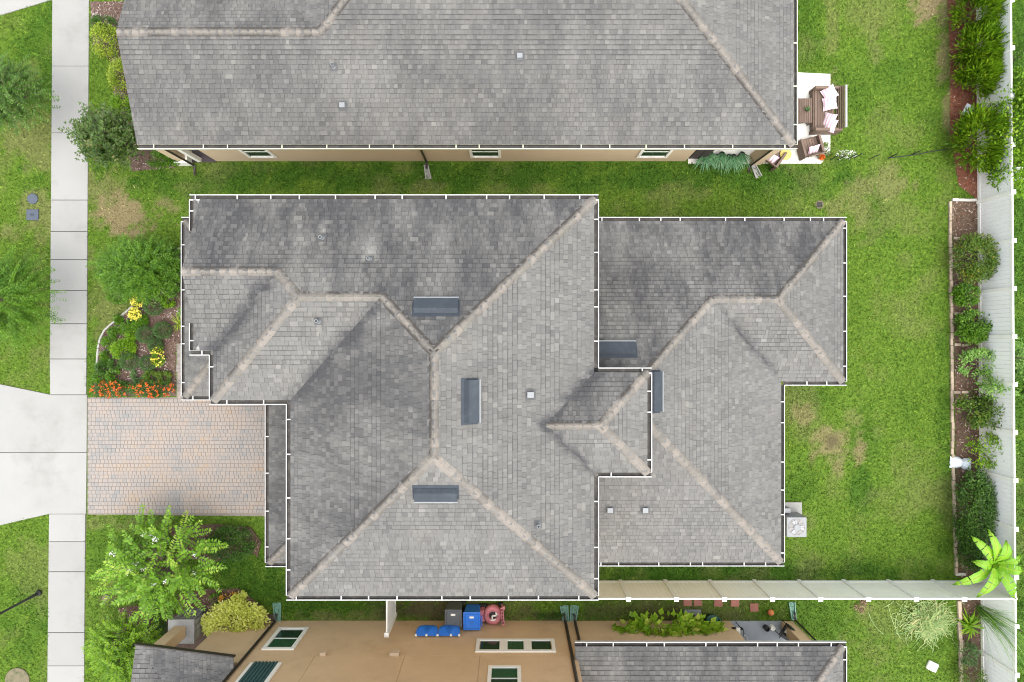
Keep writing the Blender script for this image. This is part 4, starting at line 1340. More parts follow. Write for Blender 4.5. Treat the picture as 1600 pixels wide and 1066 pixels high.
# ------------------------------------------------------------------ grass blades
def scatter_grass():
    n = 430000
    x, y = RNG.uniform(-21, 20.6, n), RNG.uniform(-13.6, 13.6, n)
    keep = np.ones(n, bool)
    ex = BED_POLYS + [ccw(P2([(82, -60), (141, -60), (136, 617), (79, 617)])), ccw(P2([(-60, 590), (82, 616), (137.5, 616), (136, 804), (77, 804), (-60, 830)])), ccw(P2([(78, 802), (136, 802), (132.5, 1130), (74, 1130)])),
         ccw(P2([(-60, -60), (83, -60), (83, .5), (-60, 38)])), DRIVE,
         [(-10.9, -2), (-10.9, 4), (-8.2, 4), (-8.2, -2)], [(-8.2, -1.7), (-6, -1.7), (-6, -7.3), (2.2, -7.3), (9, -7.3), (9, -1.2), (11, -1.2), (11, 3.9), (-8.2, 3.9)],
         [(-12.3, 6.8), (6.6, 6.8), (6.6, 30), (-12.3, 30)], [(6.6, 6.74), (12.1, 6.74), (12.1, 10.26), (6.6, 10.26)], [(6.6, 10), (9.4, 10), (9.4, 30), (6.6, 30)],
         [(-13.3, -30), (-13.3, -10.3), (-9, -10.4), (-9, -10.62), (10.7, -10.62), (10.7, -30)]]
    for p in ex: keep &= ~inside(x, y, p)
    x, y = x[keep], y[keep]
    d, lu, b = fields(x, y)
    k = RNG.uniform(0, 1, len(x)) > b * 0.8
    x, y, d, lu, b = x[k], y[k], d[k], lu[k], b[k]
    n = len(x)
    hgt = RNG.uniform(.03, .085, n) * (1 + .5 * lu - .3 * d)
    wd = RNG.uniform(.012, .024, n)
    an, ln = RNG.uniform(0, 6.28, n), RNG.uniform(.2, 1.5, n)
    dx, dy = np.cos(an), np.sin(an)
    V = np.empty((n, 3, 3))
    V[:, 0] = np.stack([x - dy * wd, y + dx * wd, np.full(n, .004)], 1)
    V[:, 1] = np.stack([x + dy * wd, y - dx * wd, np.full(n, .004)], 1)
    V[:, 2] = np.stack([x + dx * hgt * ln, y + dy * hgt * ln, hgt], 1)
    tone = np.clip(RNG.normal(.40, .24, n), 0, 1)
    r3 = lambda a: np.repeat(a, 3)
    o = raw_mesh('grass', V.reshape(-1, 3), np.arange(3 * n).reshape(-1, 3), dict(tone=r3(tone), dry=r3(d), lush=r3(lu), bare=r3(b * .5)), M['blade'], tri=True)
    tag(o, 'mown grass blades over all the lawns', 'grass', None, 'stuff')


scatter_grass()


# ------------------------------------------------------------------ plants
def leaves(name, mat, parent, C, D, L, W, tone, fold=0.18, side=None):
    """one mesh of leaf-shaped quads: C bases, D unit directions, L lengths, W widths"""
    n = len(C)
    D = D / np.maximum(np.linalg.norm(D, axis=1, keepdims=True), 1e-6)
    if side is None: side = np.cross(D, np.array([0, 0, 1.0]) + RNG.normal(0, .35, (n, 3)))
    side = side / np.maximum(np.linalg.norm(side, axis=1, keepdims=True), 1e-6)
    nr = np.cross(side, D)
    L, W = np.broadcast_to(L, n)[:, None], np.broadcast_to(W, n)[:, None]
    V = np.empty((n, 4, 3))
    V[:, 0] = C
    V[:, 1] = C + D * L * .48 + side * W * .5 + nr * W * fold
    V[:, 2] = C + D * L
    V[:, 3] = C + D * L * .48 - side * W * .5 + nr * W * fold
    o = raw_mesh(name, V.reshape(-1, 3), np.arange(4 * n).reshape(-1, 4), dict(tone=np.repeat(np.clip(tone, 0, 1), 4)), M[mat], parent, 'stuff')
    return o


def dirs(n, zmin=-0.35):
    v = RNG.normal(0, 1, (int(n * 3) + 20, 3))
    v /= np.linalg.norm(v, axis=1, keepdims=True)
    v = v[v[:, 2] > zmin]
    return v[:n]


def bush(name, label, cat, px, py, rx, ry, h, mat, n=900, L=.07, W=.04, clumps=14, up=.4, group=None, flowers=None, nf=0, fl=.05, spread=.3, zmin=-.35, base=None, rnd_dir=.6, flat=1.0, trunk=True, bark='bark', tone0=.4, ball=False):
    """leafy shrub: leaf clumps over an uneven dome, a few stems below"""
    zc = h * .5
    g = at(px, py, zc)
    root = empty(name, (g.x, g.y, 0), label=label, cat=cat, group=group)
    rz = h * .5
    cd = dirs(clumps, zmin)
    cr = RNG.uniform(.62, .98, (clumps, 1))
    cc = cd * cr
    ct = RNG.normal(0, .10, clumps)
    n = int(n * 1.35)
    k = RNG.integers(0, clumps, n)
    pos = cc[k] + RNG.normal(0, spread, (n, 3)) * RNG.uniform(.4, 1, (n, 1))
    r = np.linalg.norm(pos, axis=1, keepdims=True)
    pos = np.where(r > 1.12, pos / r * RNG.uniform(.8, 1.12, (n, 1)), pos)
    flatz = 1.0 if ball else 0.45 if up < 1 else 1.0
    if ball:
        pos = dirs(n, -.5)
        n = len(pos)
        k = k[:n]
        r = np.ones((n, 1))
        pos = pos * RNG.uniform(.84, 1.02, (n, 1))
    D = pos / np.maximum(r, .1) * np.array([1, 1, flatz]) + RNG.normal(0, rnd_dir, (n, 3)) * np.array([1, 1, flatz]) + np.array([0, 0, up * (0.5 if up < 1 else 1)])
    C = pos * np.array([rx, ry, rz]) + np.array([0, 0, zc])
    C[:, 2] = np.maximum(C[:, 2], .03)
    tone = tone0 + ct[k] + RNG.normal(0, .2, n)
    leaves('crown', mat, root, C, D, RNG.uniform(.7, 1.25, n) * L, RNG.uniform(.7, 1.2, n) * W, tone)
    if nf:
        fd = dirs(nf, 0.1)
        fc = fd * np.array([rx, ry, rz]) * RNG.uniform(.85, 1.05, (nf, 1)) + np.array([0, 0, zc])
        m = 7
        C = np.repeat(fc, m, 0) + RNG.normal(0, fl * .4, (nf * m, 3))
        D = dirs(nf * m, -.1) + np.array([0, 0, .3])
        leaves('blossom', flowers, root, C, D, fl, fl * .75, RNG.uniform(.1, 1, nf * m) * .7 + np.repeat(RNG.uniform(0, .3, nf), m))
    if trunk:
        mb = MB()
        for i in range(4):
            a = random.uniform(0, 6.28)
            mb.tube([(.03 * math.cos(a), .03 * math.sin(a), 0), (rx * .25 * math.cos(a), ry * .25 * math.sin(a), zc * .7), (rx * .55 * math.cos(a), ry * .55 * math.sin(a), zc * 1.2)], [max(.012, .03 * h), .02 * h, .006], seg=5)
        mb.build('trunk', M[bark], root)
    return root


def spray_tree(name, label, cat, base, h, R, mat, n_spray, s_len, leafL, leafW, pairs=12, lift=.25, droop=.5, cz=.62, flowers=0, group=None, bark='palebark', stems=5, centre=None, tone0=.4, lens=(0.75, 1.25), inner=.15, twigs=True, vert=1.0, radial=.8, wild=.5):
    """tree whose outline is made of long leafy sprays"""
    root = empty(name, (base[0], base[1], 0), label=label, cat=cat, group=group)
    cx, cy = (centre[0] - base[0], centre[1] - base[1]) if centre else (0, 0)
    o = np.array([cx, cy, h * cz])
    d = dirs(n_spray, -.25)
    rr = RNG.uniform(inner, 1, (n_spray, 1)) ** .6
    Rv = np.array([R, R, h * (1 - cz) * vert]) if not isinstance(R, tuple) else np.array([R[0], R[1], h * (1 - cz) * vert])
    st = o + d * rr * Rv * .72
    out = d * np.array([1, 1, .45]) * radial + RNG.normal(0, wild, (n_spray, 3)) * np.array([1, 1, .6]) + np.array([0, 0, lift])
    out /= np.linalg.norm(out, axis=1, keepdims=True)
    sl = s_len * RNG.uniform(*lens, n_spray)
    stt = RNG.normal(tone0, .14, n_spray)
    C, D, T, Ls, Sd = [], [], [], [], []
    tw = MB()
    for i in range(n_spray):
        sd_ = np.cross(out[i], [0, 0, 1.0])
        sd_ /= max(np.linalg.norm(sd_), 1e-6)
        f = np.linspace(.08, 1, pairs)
        ax = st[i] + np.outer(f * sl[i], out[i]) + np.outer(f ** 2 * -droop * sl[i] * .5, [0, 0, 1])
        for s_ in (1, -1):
            C.append(ax)
            dd = sd_ * s_ * .85 + out[i] * .5 + RNG.normal(0, .16, (pairs, 3)) + np.array([0, 0, .12])
            D.append(dd)
            T.append(np.full(pairs, stt[i]) + RNG.normal(0, .12, pairs) + f * .12)
            Ls.append(leafL * (1.1 - .45 * f) * RNG.uniform(.8, 1.2, pairs))
        C.append(ax[-1:]); D.append(out[i][None]); T.append(np.array([stt[i] + .2])); Ls.append(np.array([leafL * .7]))
        if twigs:
            m = pairs // 2
            tw.tube([o + (st[i] - o) * .25, st[i], ax[m], ax[-1]], [.010, .006, .004, .002], seg=3, cap=False)
    C, D, T, Ls = map(np.concatenate, (C, D, T, Ls))
    leaves('crown', mat, root, C, D, Ls, Ls * leafW / leafL, T)
    if flowers:
        fs = st[RNG.integers(0, n_spray, flowers)] + dirs(flowers, 0) * .15 + np.array([0, 0, h * .12])
        m = 14
        leaves('blossom', 'whitepetal', root, np.repeat(fs, m, 0) + RNG.normal(0, .045, (flowers * m, 3)), dirs(flowers * m, -.2), .05, .04, RNG.uniform(.2, .9, flowers * m))
    for i in range(stems):
        a = 6.28 * i / max(1, stems) + random.uniform(-.4, .4)
        rr_ = 0.1 if stems > 1 else 0
        tw.tube([(rr_ * math.cos(a), rr_ * math.sin(a), 0), (cx * .4 + .2 * math.cos(a), cy * .4 + .2 * math.sin(a), h * .3), (cx + .45 * math.cos(a), cy + .45 * math.sin(a), h * cz)], [.05 if stems > 1 else .11, .035 if stems > 1 else .08, .018], seg=6)
    tw.build('trunk', M[bark], root)
    return root


def blade_clump(name, label, cat, px, py, r, h, mat, n, W, zc=0.15, droop=.6, group=None, tone0=.45, spread=6.28, a0=0.0, pot=None, parent_root=None, base_z=0.02):
    """strap-leaved clump: each leaf three quads long, arching"""
    g = at(px, py, zc)
    root = parent_root or empty(name, (g.x, g.y, 0), label=label, cat=cat, group=group)
    an = a0 + RNG.uniform(-spread / 2, spread / 2, n)
    el = RNG.uniform(.35, 1.35, n)
    Ln = RNG.uniform(.6, 1.1, n) * math.hypot(r, h)
    V, Q, T = [], [], []
    for i in range(n):
        dx, dy = math.cos(an[i]), math.sin(an[i])
        seg = 4
        b = len(V)
        bx, by = RNG.normal(0, r * .06, 2)
        t = RNG.normal(tone0, .2)
        for k in range(seg + 1):
            f = k / seg
            hx = Ln[i] * f * math.cos(el[i] * (1 - .3 * f))
            z = max(.02, base_z + Ln[i] * f * math.sin(el[i]) * (1 - droop * f))
            w_ = W * (1 - f) ** .6 * (.6 + .6 * f) + .002
            for s_ in (1, -1):
                V.append((bx + dx * hx - dy * w_ * s_ * .5, by + dy * hx + dx * w_ * s_ * .5, z))
                T.append(t + .15 * f)
        for k in range(seg):
            Q.append((b + 2 * k, b + 2 * k + 1, b + 2 * k + 3, b + 2 * k + 2))
    raw_mesh('foliage', np.array(V), np.array(Q), dict(tone=np.clip(T, 0, 1)), M[mat], root, 'stuff')
    return root


# --- street trees at the left edge
spray_tree('tree', 'weeping green street tree at the left edge, lower of the two', 'tree', at(-46, 462)[:2], 4.4, (1.35, 1.5), 'midbush', 420, .85, .11, .036, 18, -.02, .55, .6, bark='bark', stems=1, tone0=.38, twigs=False, centre=at(-2, 468, 3.0)[:2], radial=.9, wild=.35)
spray_tree('tree', 'dark thin street tree at the upper left edge', 'tree', at(-40, 150)[:2], 4.0, (1.3, 1.25), 'dkbush', 300, .6, .11, .055, 10, .0, .4, .6, bark='bark', stems=1, tone0=.6, centre=at(2, 140, 2.8)[:2], wild=.5)
spray_tree('tree', 'glossy dark olive tree beside the sidewalk', 'tree', at(172, 205)[:2], 3.2, (1.15, 1.1), 'oak', 430, .40, .15, .08, 5, .35, .3, .55, bark='bark', stems=1, lens=(.4, 1.9), tone0=.45, centre=at(160, 212, 2.2)[:2], wild=.6)
spray_tree('tree', 'leafy green tree leaning out from the porch ridge', 'tree', at(262, 420)[:2], 2.6, (1.75, 1.15), 'midbush', 900, .5, .11, .042, 9, .1, .35, .5, bark='bark', stems=3, twigs=False, tone0=.34, centre=at(214, 420, 1.6)[:2], wild=.35)
spray_tree('crape_myrtle', 'light green crape myrtle with a few white blossoms', 'tree', at(252, 890)[:2], 3.4, (2.2, 1.9), 'myrtle', 190, .85, .19, .085, 11, .3, .35, .45, flowers=14, stems=6, tone0=.48, centre=at(240, 890, 2.2)[:2], bark='bark', radial=.75, wild=.55)
spray_tree('tree', 'bright green feathery tree by the small front porch roof', 'tree', at(205, 1000)[:2], 2.6, (1.35, 1.35), 'limebush', 320, .55, .12, .055, 10, .3, .35, .5, stems=3, tone0=.38, centre=at(190, 1018, 1.7)[:2], bark='bark', wild=.55)
# --- shrubs at the front of the upper house
bush('shrub', 'yellow-green shrub nearest the top of the sidewalk', 'shrub', 165, 65, .5, .62, .9, 'yellowbush', 1500, .07, .04)
bush('shrub', 'dark spiky shrub above the yellow-green one', 'shrub', 163, 40, .45, .3, .6, 'dkbush', 600, .12, .025, up=.8)
bush('shrub', 'yellow-green shrub in the middle of the upper house front', 'shrub', 190, 118, .42, .62, .9, 'yellowbush', 1300, .07, .04)
bush('shrub', 'lime shrub just above the dark olive tree', 'shrub', 195, 168, .42, .55, .9, 'limebush', 1200, .07, .04)
bush('shrub', 'low green shrub under the corner of the cream gutter', 'shrub', 255, 250, .6, .3, .7, 'midbush', 1000, .07, .04)
# --- front bed
for i, (px, py, lab) in enumerate([(217, 470, 'lemon yellow flowering plant, upper of the two at the bed edge'), (214, 491, 'lemon yellow flowering plant, lower of the two at the bed edge')]):
    bush('flowering_plant', lab, 'plant', px, py, .24, .22, .45, 'midbush', 350, .06, .03, 8, flowers='lemon', nf=34, fl=.085)
bush('flowering_plant', 'bushy plant with yellow flowers low in the front bed', 'plant', 247, 556, .26, .36, .5, 'limebush', 600, .06, .03, 9, flowers='lemon', nf=26, fl=.07)
for px, py, r, lab in [(254, 516, .24, 'round clipped shrub nearest the porch gutter'), (227, 523, .24, 'round clipped shrub between two mulch gaps in mid bed'), (202, 565, .25, 'round clipped shrub right of the lime bush foot'), (231, 568, .22, 'round clipped shrub left of the yellow flowers'),
                       (243, 540, .20, 'round clipped shrub touching the top of the yellow flowers'), (240, 478, .27, 'round clipped shrub beside the upper lemon plant')]:
    r *= 1.30
    bush('boxwood', lab, 'shrub', px, py, r, r, r * 1.9, 'boxwood', 1500, .04, .026, 40, up=.2, spread=.12, tone0=.45, ball=True, group='round clipped shrubs in the front bed', zmin=-.1)
bush('shrub', 'vivid lime bush in the middle of the front bed', 'shrub', 194, 546, .44, .34, .6, 'limebush', 1300, .10, .035, 14, up=.6)
SM = [(200, 510, .22, 'small leafy shrub just inside the curved edging'), (180, 520, .22, 'small leafy shrub at the bend of the edging'), (170, 536, .22, 'small leafy shrub where the edging turns straight'), (166, 556, .22, 'small leafy shrub at the lower end of the edging'), (160, 575, .26, 'dark leafy shrub at the lawn side above the orange flowers'),
      (180, 570, .24, 'leafy shrub between the dark one and the round shrub'), (178, 588, .26, 'leafy shrub above the middle of the orange hedge'), (157, 590, .22, 'leafy shrub at the lawn corner of the bed'), (213, 508, .22, 'leafy shrub below the lower lemon plant'), (205, 523, .22, 'leafy shrub above the vivid lime bush'),
      (262, 470, .26, 'lime shrub against the porch gutter high in the bed'), (217, 588, .26, 'blue-green shrub behind the orange hedge'), (236, 588, .26, 'olive shrub behind the orange hedge'), (256, 590, .24, 'twiggy brown-green shrub near the walkway strip'), (222, 500, .2, 'leafy shrub right below the lemon plants'), (185, 500, .16, 'tiny leafy shrub at the upper edging')]
for i, (px, py, r, lab) in enumerate(SM):
    r *= 0.98
    bush('small_shrub', lab, 'shrub', px, py, r, r * .95, r * 1.7, ('limebush' if 'lime' in lab else 'boxwood' if 'blue' in lab else 'bronze_leaf' if ('olive' in lab or 'twiggy' in lab) else 'dkbush' if 'dark' in lab else 'midbush'), 620, .075, .036, 9, group='small shrubs of the front bed')
bush('shrub', 'low green shrub on the grass left of the lemon plants', 'shrub', 185, 463, .4, .3, .4, 'midbush', 700, .06, .03, 10)
for px, py, rx, lab in [(176, 608, .78, 'orange flowering hedge section, nearer the sidewalk'), (238, 608, .92, 'orange flowering hedge section, nearer the walkway strip')]:
    bush('flower_hedge', lab, 'hedge', px, py, rx, .30, .55, 'dkbush', 1500, .06, .035, 22, flowers='coral', nf=46, fl=.07)
blade_clump('plant', 'yellow-edged spiky plant beside the porch gutter', 'plant', 278, 505, .28, .35, 'yellowbush', 40, .035)
blade_clump('plant', 'pale spiky plant at the porch gutter above the yellow one', 'plant', 281, 487, .2, .25, 'palegreen', 26, .03)
bush('shrub', 'dark hedge shrub in the shade beside the porch ridge', 'shrub', 270, 402, .42, .34, .8, 'dkbush', 1100, .06, .035)
bush('shrub', 'dark shrub below the leaning tree at the porch', 'shrub', 272, 448, .4, .34, .7, 'dkbush', 900, .06, .035)
# --- lower front
bush('shrub', 'dark green shrub in the mulch ring near the garage corner', 'shrub', 360, 850, .85, .62, .9, 'dkbush', 2600, .07, .04, 26)
bush('shrub', 'big yellow variegated shrub against the tan house', 'shrub', 368, 972, 1.12, .72, 1.0, 'golden', 4200, .10, .065, 30, spread=.24, tone0=.55)
bush('shrub', 'upright yellow tuft at the top of the variegated shrub', 'shrub', 374, 938, .22, .28, .9, 'golden', 420, .085, .05, 7)
bush('croton', 'orange and amber croton in the mulch bed', 'plant', 358, 940, .36, .3, .5, 'amber', 420, .09, .04, 8)
bush('croton', 'green spiky plant left of the amber croton', 'plant', 338, 938, .26, .2, .4, 'midbush', 220, .12, .03, 6, up=.8)
bush('shrub', 'dark shrub in the shade under the crape myrtle', 'shrub', 230, 985, .7, .42, .8, 'dkbush', 1300, .06, .035, 16)
# --- right edge plants
CD = [(1530, 18, .76, .95, 1.7, 'top feathery shrub of the row before the white fence'), (1531, 74, .76, .72, 1.7, 'second feathery shrub of the row before the white fence'), (1528, 122, .74, .66, 1.5, 'third feathery shrub, tinged yellow, above the bare fence gap'), (1531, 216, .80, 1.08, 1.8, 'large feathery shrub alone below the bare fence gap')]
for px, py, rx, ry, h, lab in CD:
    bush('feathery_shrub', lab, 'shrub', px, py, rx, ry, h, 'cedar', 3600, .24, .05, 34, up=1.0, rnd_dir=.45, group='feathery shrubs along the fence', spread=.26, tone0=.45)
bush('hedge', 'dense bright green hedge beyond the white fence', 'hedge', 1586, 210, .80, 2.1, 2.6, 'limebush', 5200, .12, .08, 50, up=.5, tone0=.45)
bush('shrub', 'pale weed shrub beyond the top of the fence', 'shrub', 1588, 90, .45, .7, 2.2, 'midbush', 500, .1, .06, 8)
bush('shrub', 'round bronze-tipped shrub in the long mulch bed', 'shrub', 1523, 403, .76, .84, 1.4, 'bronze_leaf', 2800, .09, .045, 30, tone0=.5)
RB = [(1508, 462, .42, .42, .7, 'midbush', 'low leafy shrub under the round bronze-tipped one'), (1520, 507, .62, .48, .9, 'midbush', 'spreading leafy plant by the second bed divider'), (1518, 520, .5, .4, .8, 'midbush', 'leafy plant overlapping the spreading one'), (1530, 568, .66, .48, 1.2, 'palegreen', 'pale lime plant leaning on the fence in mid bed'), (1555, 606, .55, .38, 1.7, 'palegreen', 'wispy pale plant high against the fence'),
      (1520, 640, .62, .62, 1.1, 'bronze_leaf', 'loose olive shrub in the lower mulch bed'), (1548, 645, .5, .6, 1.5, 'bronze_leaf', 'thin twiggy shrub leaning over the fence face'), (1542, 703, .95, .58, 1.3, 'cedar', 'yellow-green shrub just above the white bag'), (1586, 560, .38, .8, 2.2, 'palegreen', 'pale plant on the far side of the white fence'), (1588, 598, .35, .4, 2.0, 'midbush', 'green weed on the far side of the white fence')]
for px, py, rx, ry, h, mt, lab in RB:
    bush('plant', lab, 'plant', px, py, rx, ry, h, mt, 620 if 'wispy' in lab or 'thin' in lab else 900, .11, .055, 12, up=.3)
for i, (px, py, rx, ry, h) in enumerate([(1522, 800, .74, 1.62, 1.2)]):
    bush('hedge', 'dark clipped hedge block between white bag and banana plant', 'hedge', px, py, rx, ry, h, 'dkbush', 5200, .085, .05, 60, spread=.2, tone0=.45, up=.4)
bush('shrub', 'dark shrub beneath the banana leaves', 'shrub', 1512, 870, .5, .5, .8, 'dkbush', 900, .08, .045)
blade_clump('plant', 'bright strap-leaved plant in the dark corner bed', 'plant', 1516, 978, .55, .5, 'limebush', 46, .10)
bush('shrub', 'dark blue-green shrub in the bottom right bed', 'shrub', 1512, 1022, .45, .38, .7, 'boxwood', 800, .06, .03)
bush('shrub', 'twiggy olive shrub at the bottom edge of the right bed', 'shrub', 1518, 1055, .5, .5, .8, 'bronze_leaf', 700, .08, .03)
tg = empty('tall_grass', at(1530, 950)[:], label='tall arching reeds leaning across the corner fence', cat='plant')
def reeds():
    n = 120
    V, Q, T = [], [], []
    o = at(1530, 950)
    for i in range(n):
        tgt = at(1600 + RNG.normal(0, 25), 1010 + RNG.normal(0, 32), RNG.uniform(1.6, 3.2)) - o
        b = len(V)
        bend = RNG.uniform(-.1, .5)
        w0 = RNG.uniform(.008, .02)
        sx, sy = -tgt.y, tgt.x
        sl_ = math.hypot(sx, sy); sx /= sl_; sy /= sl_
        t = RNG.normal(.4, .2)
        bx, by = RNG.normal(0, .08, 2)
        for k in range(6):
            f = k / 5
            p = Vector((bx, by, 0)) + tgt * f + Vector((0, 0, bend * f * (1 - f) * 4)) + Vector((sx, sy, 0)) * RNG.normal(0, .01)
            for s_ in (1, -1):
                V.append((p.x + sx * w0 * s_ * (1 - f * .8), p.y + sy * w0 * s_ * (1 - f * .8), p.z)); T.append(t)
        for k in range(5): Q.append((b + 2 * k, b + 2 * k + 1, b + 2 * k + 3, b + 2 * k + 2))
    raw_mesh('foliage', np.array(V), np.array(Q), dict(tone=np.clip(T, 0, 1)), M['palegreen'], tg, 'stuff')
reeds()
# far side weeds at lower right edge
bush('shrub', 'green weeds beyond the fence at the bottom right edge', 'shrub', 1600, 1000, .4, 1.0, 1.2, 'midbush', 700, .18, .03, 10, up=.6)


# banana plant: every leaf its own piece
def banana():
    g = at(1533, 880)
    root = empty('banana_plant', (g.x, g.y, 0), label='bright green banana plant with broad leaves in the fence corner', cat='plant')
    top = at(1549, 880, 1.7) - Vector((g.x, g.y, 0))
    MB().tube([(0, 0, 0), (top.x * .5, top.y * .5, .8), (top.x, top.y, 1.7)], [.12, .10, .06], seg=8).build('trunk', M['bark'], root)
    L_ = [(1519, 838, 2.3, .24, .6), (1546, 828, 2.5, .22, .62), (1574, 845, 2.5, .26, .55), (1520, 878, 2.1, .22, .5), (1490, 915, 1.7, .24, .6), (1528, 934, 2.0, .24, .6), (1586, 936, 1.9, .28, .4), (1600, 892, 2.3, .24, .5), (1597, 868, 2.3, .18, .45), (1552, 922, 1.6, .22, .35), (1582, 860, 1.8, .24, .4), (1575, 900, 1.7, .24, .35)]
    for px, py, z, wd, t in L_:
        wd *= .8
        tip = at(px, py, z) - Vector((g.x, g.y, 0))
        base = top + Vector((0, 0, random.uniform(-.1, .12)))
        d = tip - base
        dh = Vector((d.x, d.y, 0)).normalized()
        sd_ = Vector((-dh.y, dh.x, 0))
        n = 44
        V, Q, T = [], [], []
        for k in range(n + 1):
            f = k / n
            p = base + d * f + Vector((0, 0, math.sin(f * math.pi) * .30))
            w_ = wd * (math.sin(min(1, f * 1.02 + .02) * math.pi) ** .55) * .9 if f > .1 else .02 + .0 * f
            jag = random.uniform(-.03, .02) if k % 4 == 0 else random.uniform(-.006, .008)
            for s_, ed, tt in ((1, w_ + jag, t), (0, 0, t + .33), (-1, w_ + jag, t + .05)):
                V.append(tuple(p + sd_ * s_ * ed + Vector((0, 0, .10 * abs(s_) * (1 - .9 * f) - .10 * abs(s_) * f)) - dh * .05 * abs(s_) * 0))
                T.append(t + random.uniform(-.05, .05) if s_ else t + .3)
        for k in range(n):
            for c in (0, 1):
                if k % 8 == 5 and k > 8 and random.random() < .45:      # split between two ribs
                    continue
                Q.append((3 * k + c, 3 * k + c + 1, 3 * k + 4 + c, 3 * k + 3 + c))
        raw_mesh('leaf', np.array(V), np.array(Q), dict(tone=np.clip(T, 0, 1)), M['banana'], root)
        mr = MB()
        mr.tube([base + d * f + Vector((0, 0, math.sin(f * math.pi) * .30 + .008)) for f in np.linspace(0, .97, 9)], [.022 - .016 * f for f in np.linspace(0, 1, 9)], seg=4, t=1.0)
        mr.build('midrib', M['banana'], root)
banana()


# croton hedge by the lower rear wall
bush('croton_hedge', 'broad-leaved chartreuse plants along the tan rear wall', 'hedge', 1040, 984, 1.85, .50, 1.3, 'croton', 760, .30, .19, 26, up=.5, spread=.22, zmin=-.1, tone0=.6)
bush('croton', 'small chartreuse plant left of the long row by the wall', 'plant', 930, 993, .26, .2, .6, 'croton', 60, .22, .12, 6)
bush('croton', 'tiny green plant at the wall between two chartreuse ones', 'plant', 950, 996, .13, .12, .4, 'midbush', 40, .14, .07, 4)
bush('small_shrub', 'dark ground plants beside the green splash blocks', 'shrub', 860, 963, .5, .16, .25, 'dkbush', 500, .05, .03, 8)

# cut blades heap
def clippings():
    g = at(1450, 968)
    n = 620
    V, Q, T = [], [], []
    for i in range(n):
        r = abs(RNG.normal(0, .48)); a = RNG.uniform(0, 6.28)
        x, y = 1.1 * r * math.cos(a), .85 * r * math.sin(a)
        z0 = max(.03, .42 * math.exp(-(r / .6) ** 2) * RNG.uniform(.3, 1))
        an = RNG.uniform(0, 6.28)
        L = RNG.uniform(.4, 1.1)
        cv = RNG.normal(0, 1.0)
        w_ = RNG.uniform(.008, .016)
        t = RNG.normal(.5, .25)
        b = len(V)
        px_, py_ = x, y
        for k in range(5):
            th = an + cv * (k / 4 - .5)
            if k: px_ += math.cos(th) * L / 4; py_ += math.sin(th) * L / 4
            z = max(.025, z0 * (1 - .7 * (k / 4)))
            for s_ in (1, -1): V.append((px_ - math.sin(th) * w_ * s_ - math.cos(an) * L * .4, py_ + math.cos(th) * w_ * s_ - math.sin(an) * L * .4, z)); T.append(t)
        for k in range(4): Q.append((b + 2 * k, b + 2 * k + 1, b + 2 * k + 3, b + 2 * k + 2))
    o = raw_mesh('clippings_pile', np.array(V), np.array(Q), dict(tone=np.clip(T, 0, 1)), M['straw'], None, 'stuff')
    o.location = (g.x, g.y, 0)
    tag(o, 'tangled heap of cut pale green blades on the lawn', 'clippings')
clippings()
lt = bush('leaf_litter', 'small heap of dry brown leaves near the lower fence', 'leaves', 1345, 944, .16, .24, .12, 'deadleaf', 60, .12, .06, 5, trunk=False)


# ------------------------------------------------------------------ bed edging
def edging(label, pts, mat, size=(.24, .10, .09), gap=.01, name='bed_edging', part='brick'):
    root = empty(name, at(*pts[0])[:], label=label, cat='edging')
    o = at(*pts[0])
    ms = [MB().box(-size[0] / 2, -size[1] / 2, 0, size[0] / 2, size[1] / 2, size[2], t=t).mesh(part, M[mat], bevel=.01 if size[0] > .16 else 0) for t in (.2, .5, .8)]
    jit = 0.1 if gap < .005 else 1.0
    for (ax, ay), (bx, by) in zip(pts[:-1], pts[1:]):
        a, b = at(ax, ay), at(bx, by)
        L = (b - a).length
        n = max(1, round(L / (size[0] + gap)))
        an = math.atan2((b - a).y, (b - a).x)
        for i in range(n):
            p = a + (b - a) * ((i + .5) / n) - o
            linked(part, random.choice(ms), root, (p.x + random.gauss(0, .008) * jit, p.y + random.gauss(0, .008) * jit, random.uniform(-.01, .01)), (0, 0, an + random.gauss(0, .03) * jit))
    return root


edging('long brick edging between the lawn and the mulch bed', [(1483, 315), (1485, 500), (1487, 700), (1490, 800), (1493, 897)], 'edging')
edging('brick divider across the top of the long mulch bed', [(1487, 313), (1524, 313)], 'edging_grey')
for y, lab in ((373, 'brick divider beside the round bronze-tipped shrub'), (490, 'brick divider above the spreading leafy plant'), (539, 'brick divider above the pale lime plant'), (613, 'brick divider above the loose olive shrub')):
    edging(lab, [(1488, y), (1512, y)], 'edging')
edging('reddish timber edging behind the clippings heap', [(1497, 936), (1499, 1000), (1501, 1080)], 'edging', (.7, .13, .10), .01, part='timber')
edging('thin pale stones at the end of the bed under the banana', [(1493, 897), (1506, 897)], 'edging_grey', (.2, .1, .08))
edging('white curved concrete edging around the front bed', [(152, 574), (154, 545), (157, 530), (164, 516), (178, 504), (196, 489), (212, 475)], 'edging_pale', (.15, .06, .07), .001)
edging('short pale edging curve by the shaded porch hedge', [(256, 397), (268, 391), (283, 388)], 'edging_pale', (.15, .05, .07), .001)
edging('dark edging strip above the dark shrub by the garage', [(280, 822), (340, 820), (392, 825), (407, 846), (402, 870)], 'soil', (.3, .06, .06), .004)


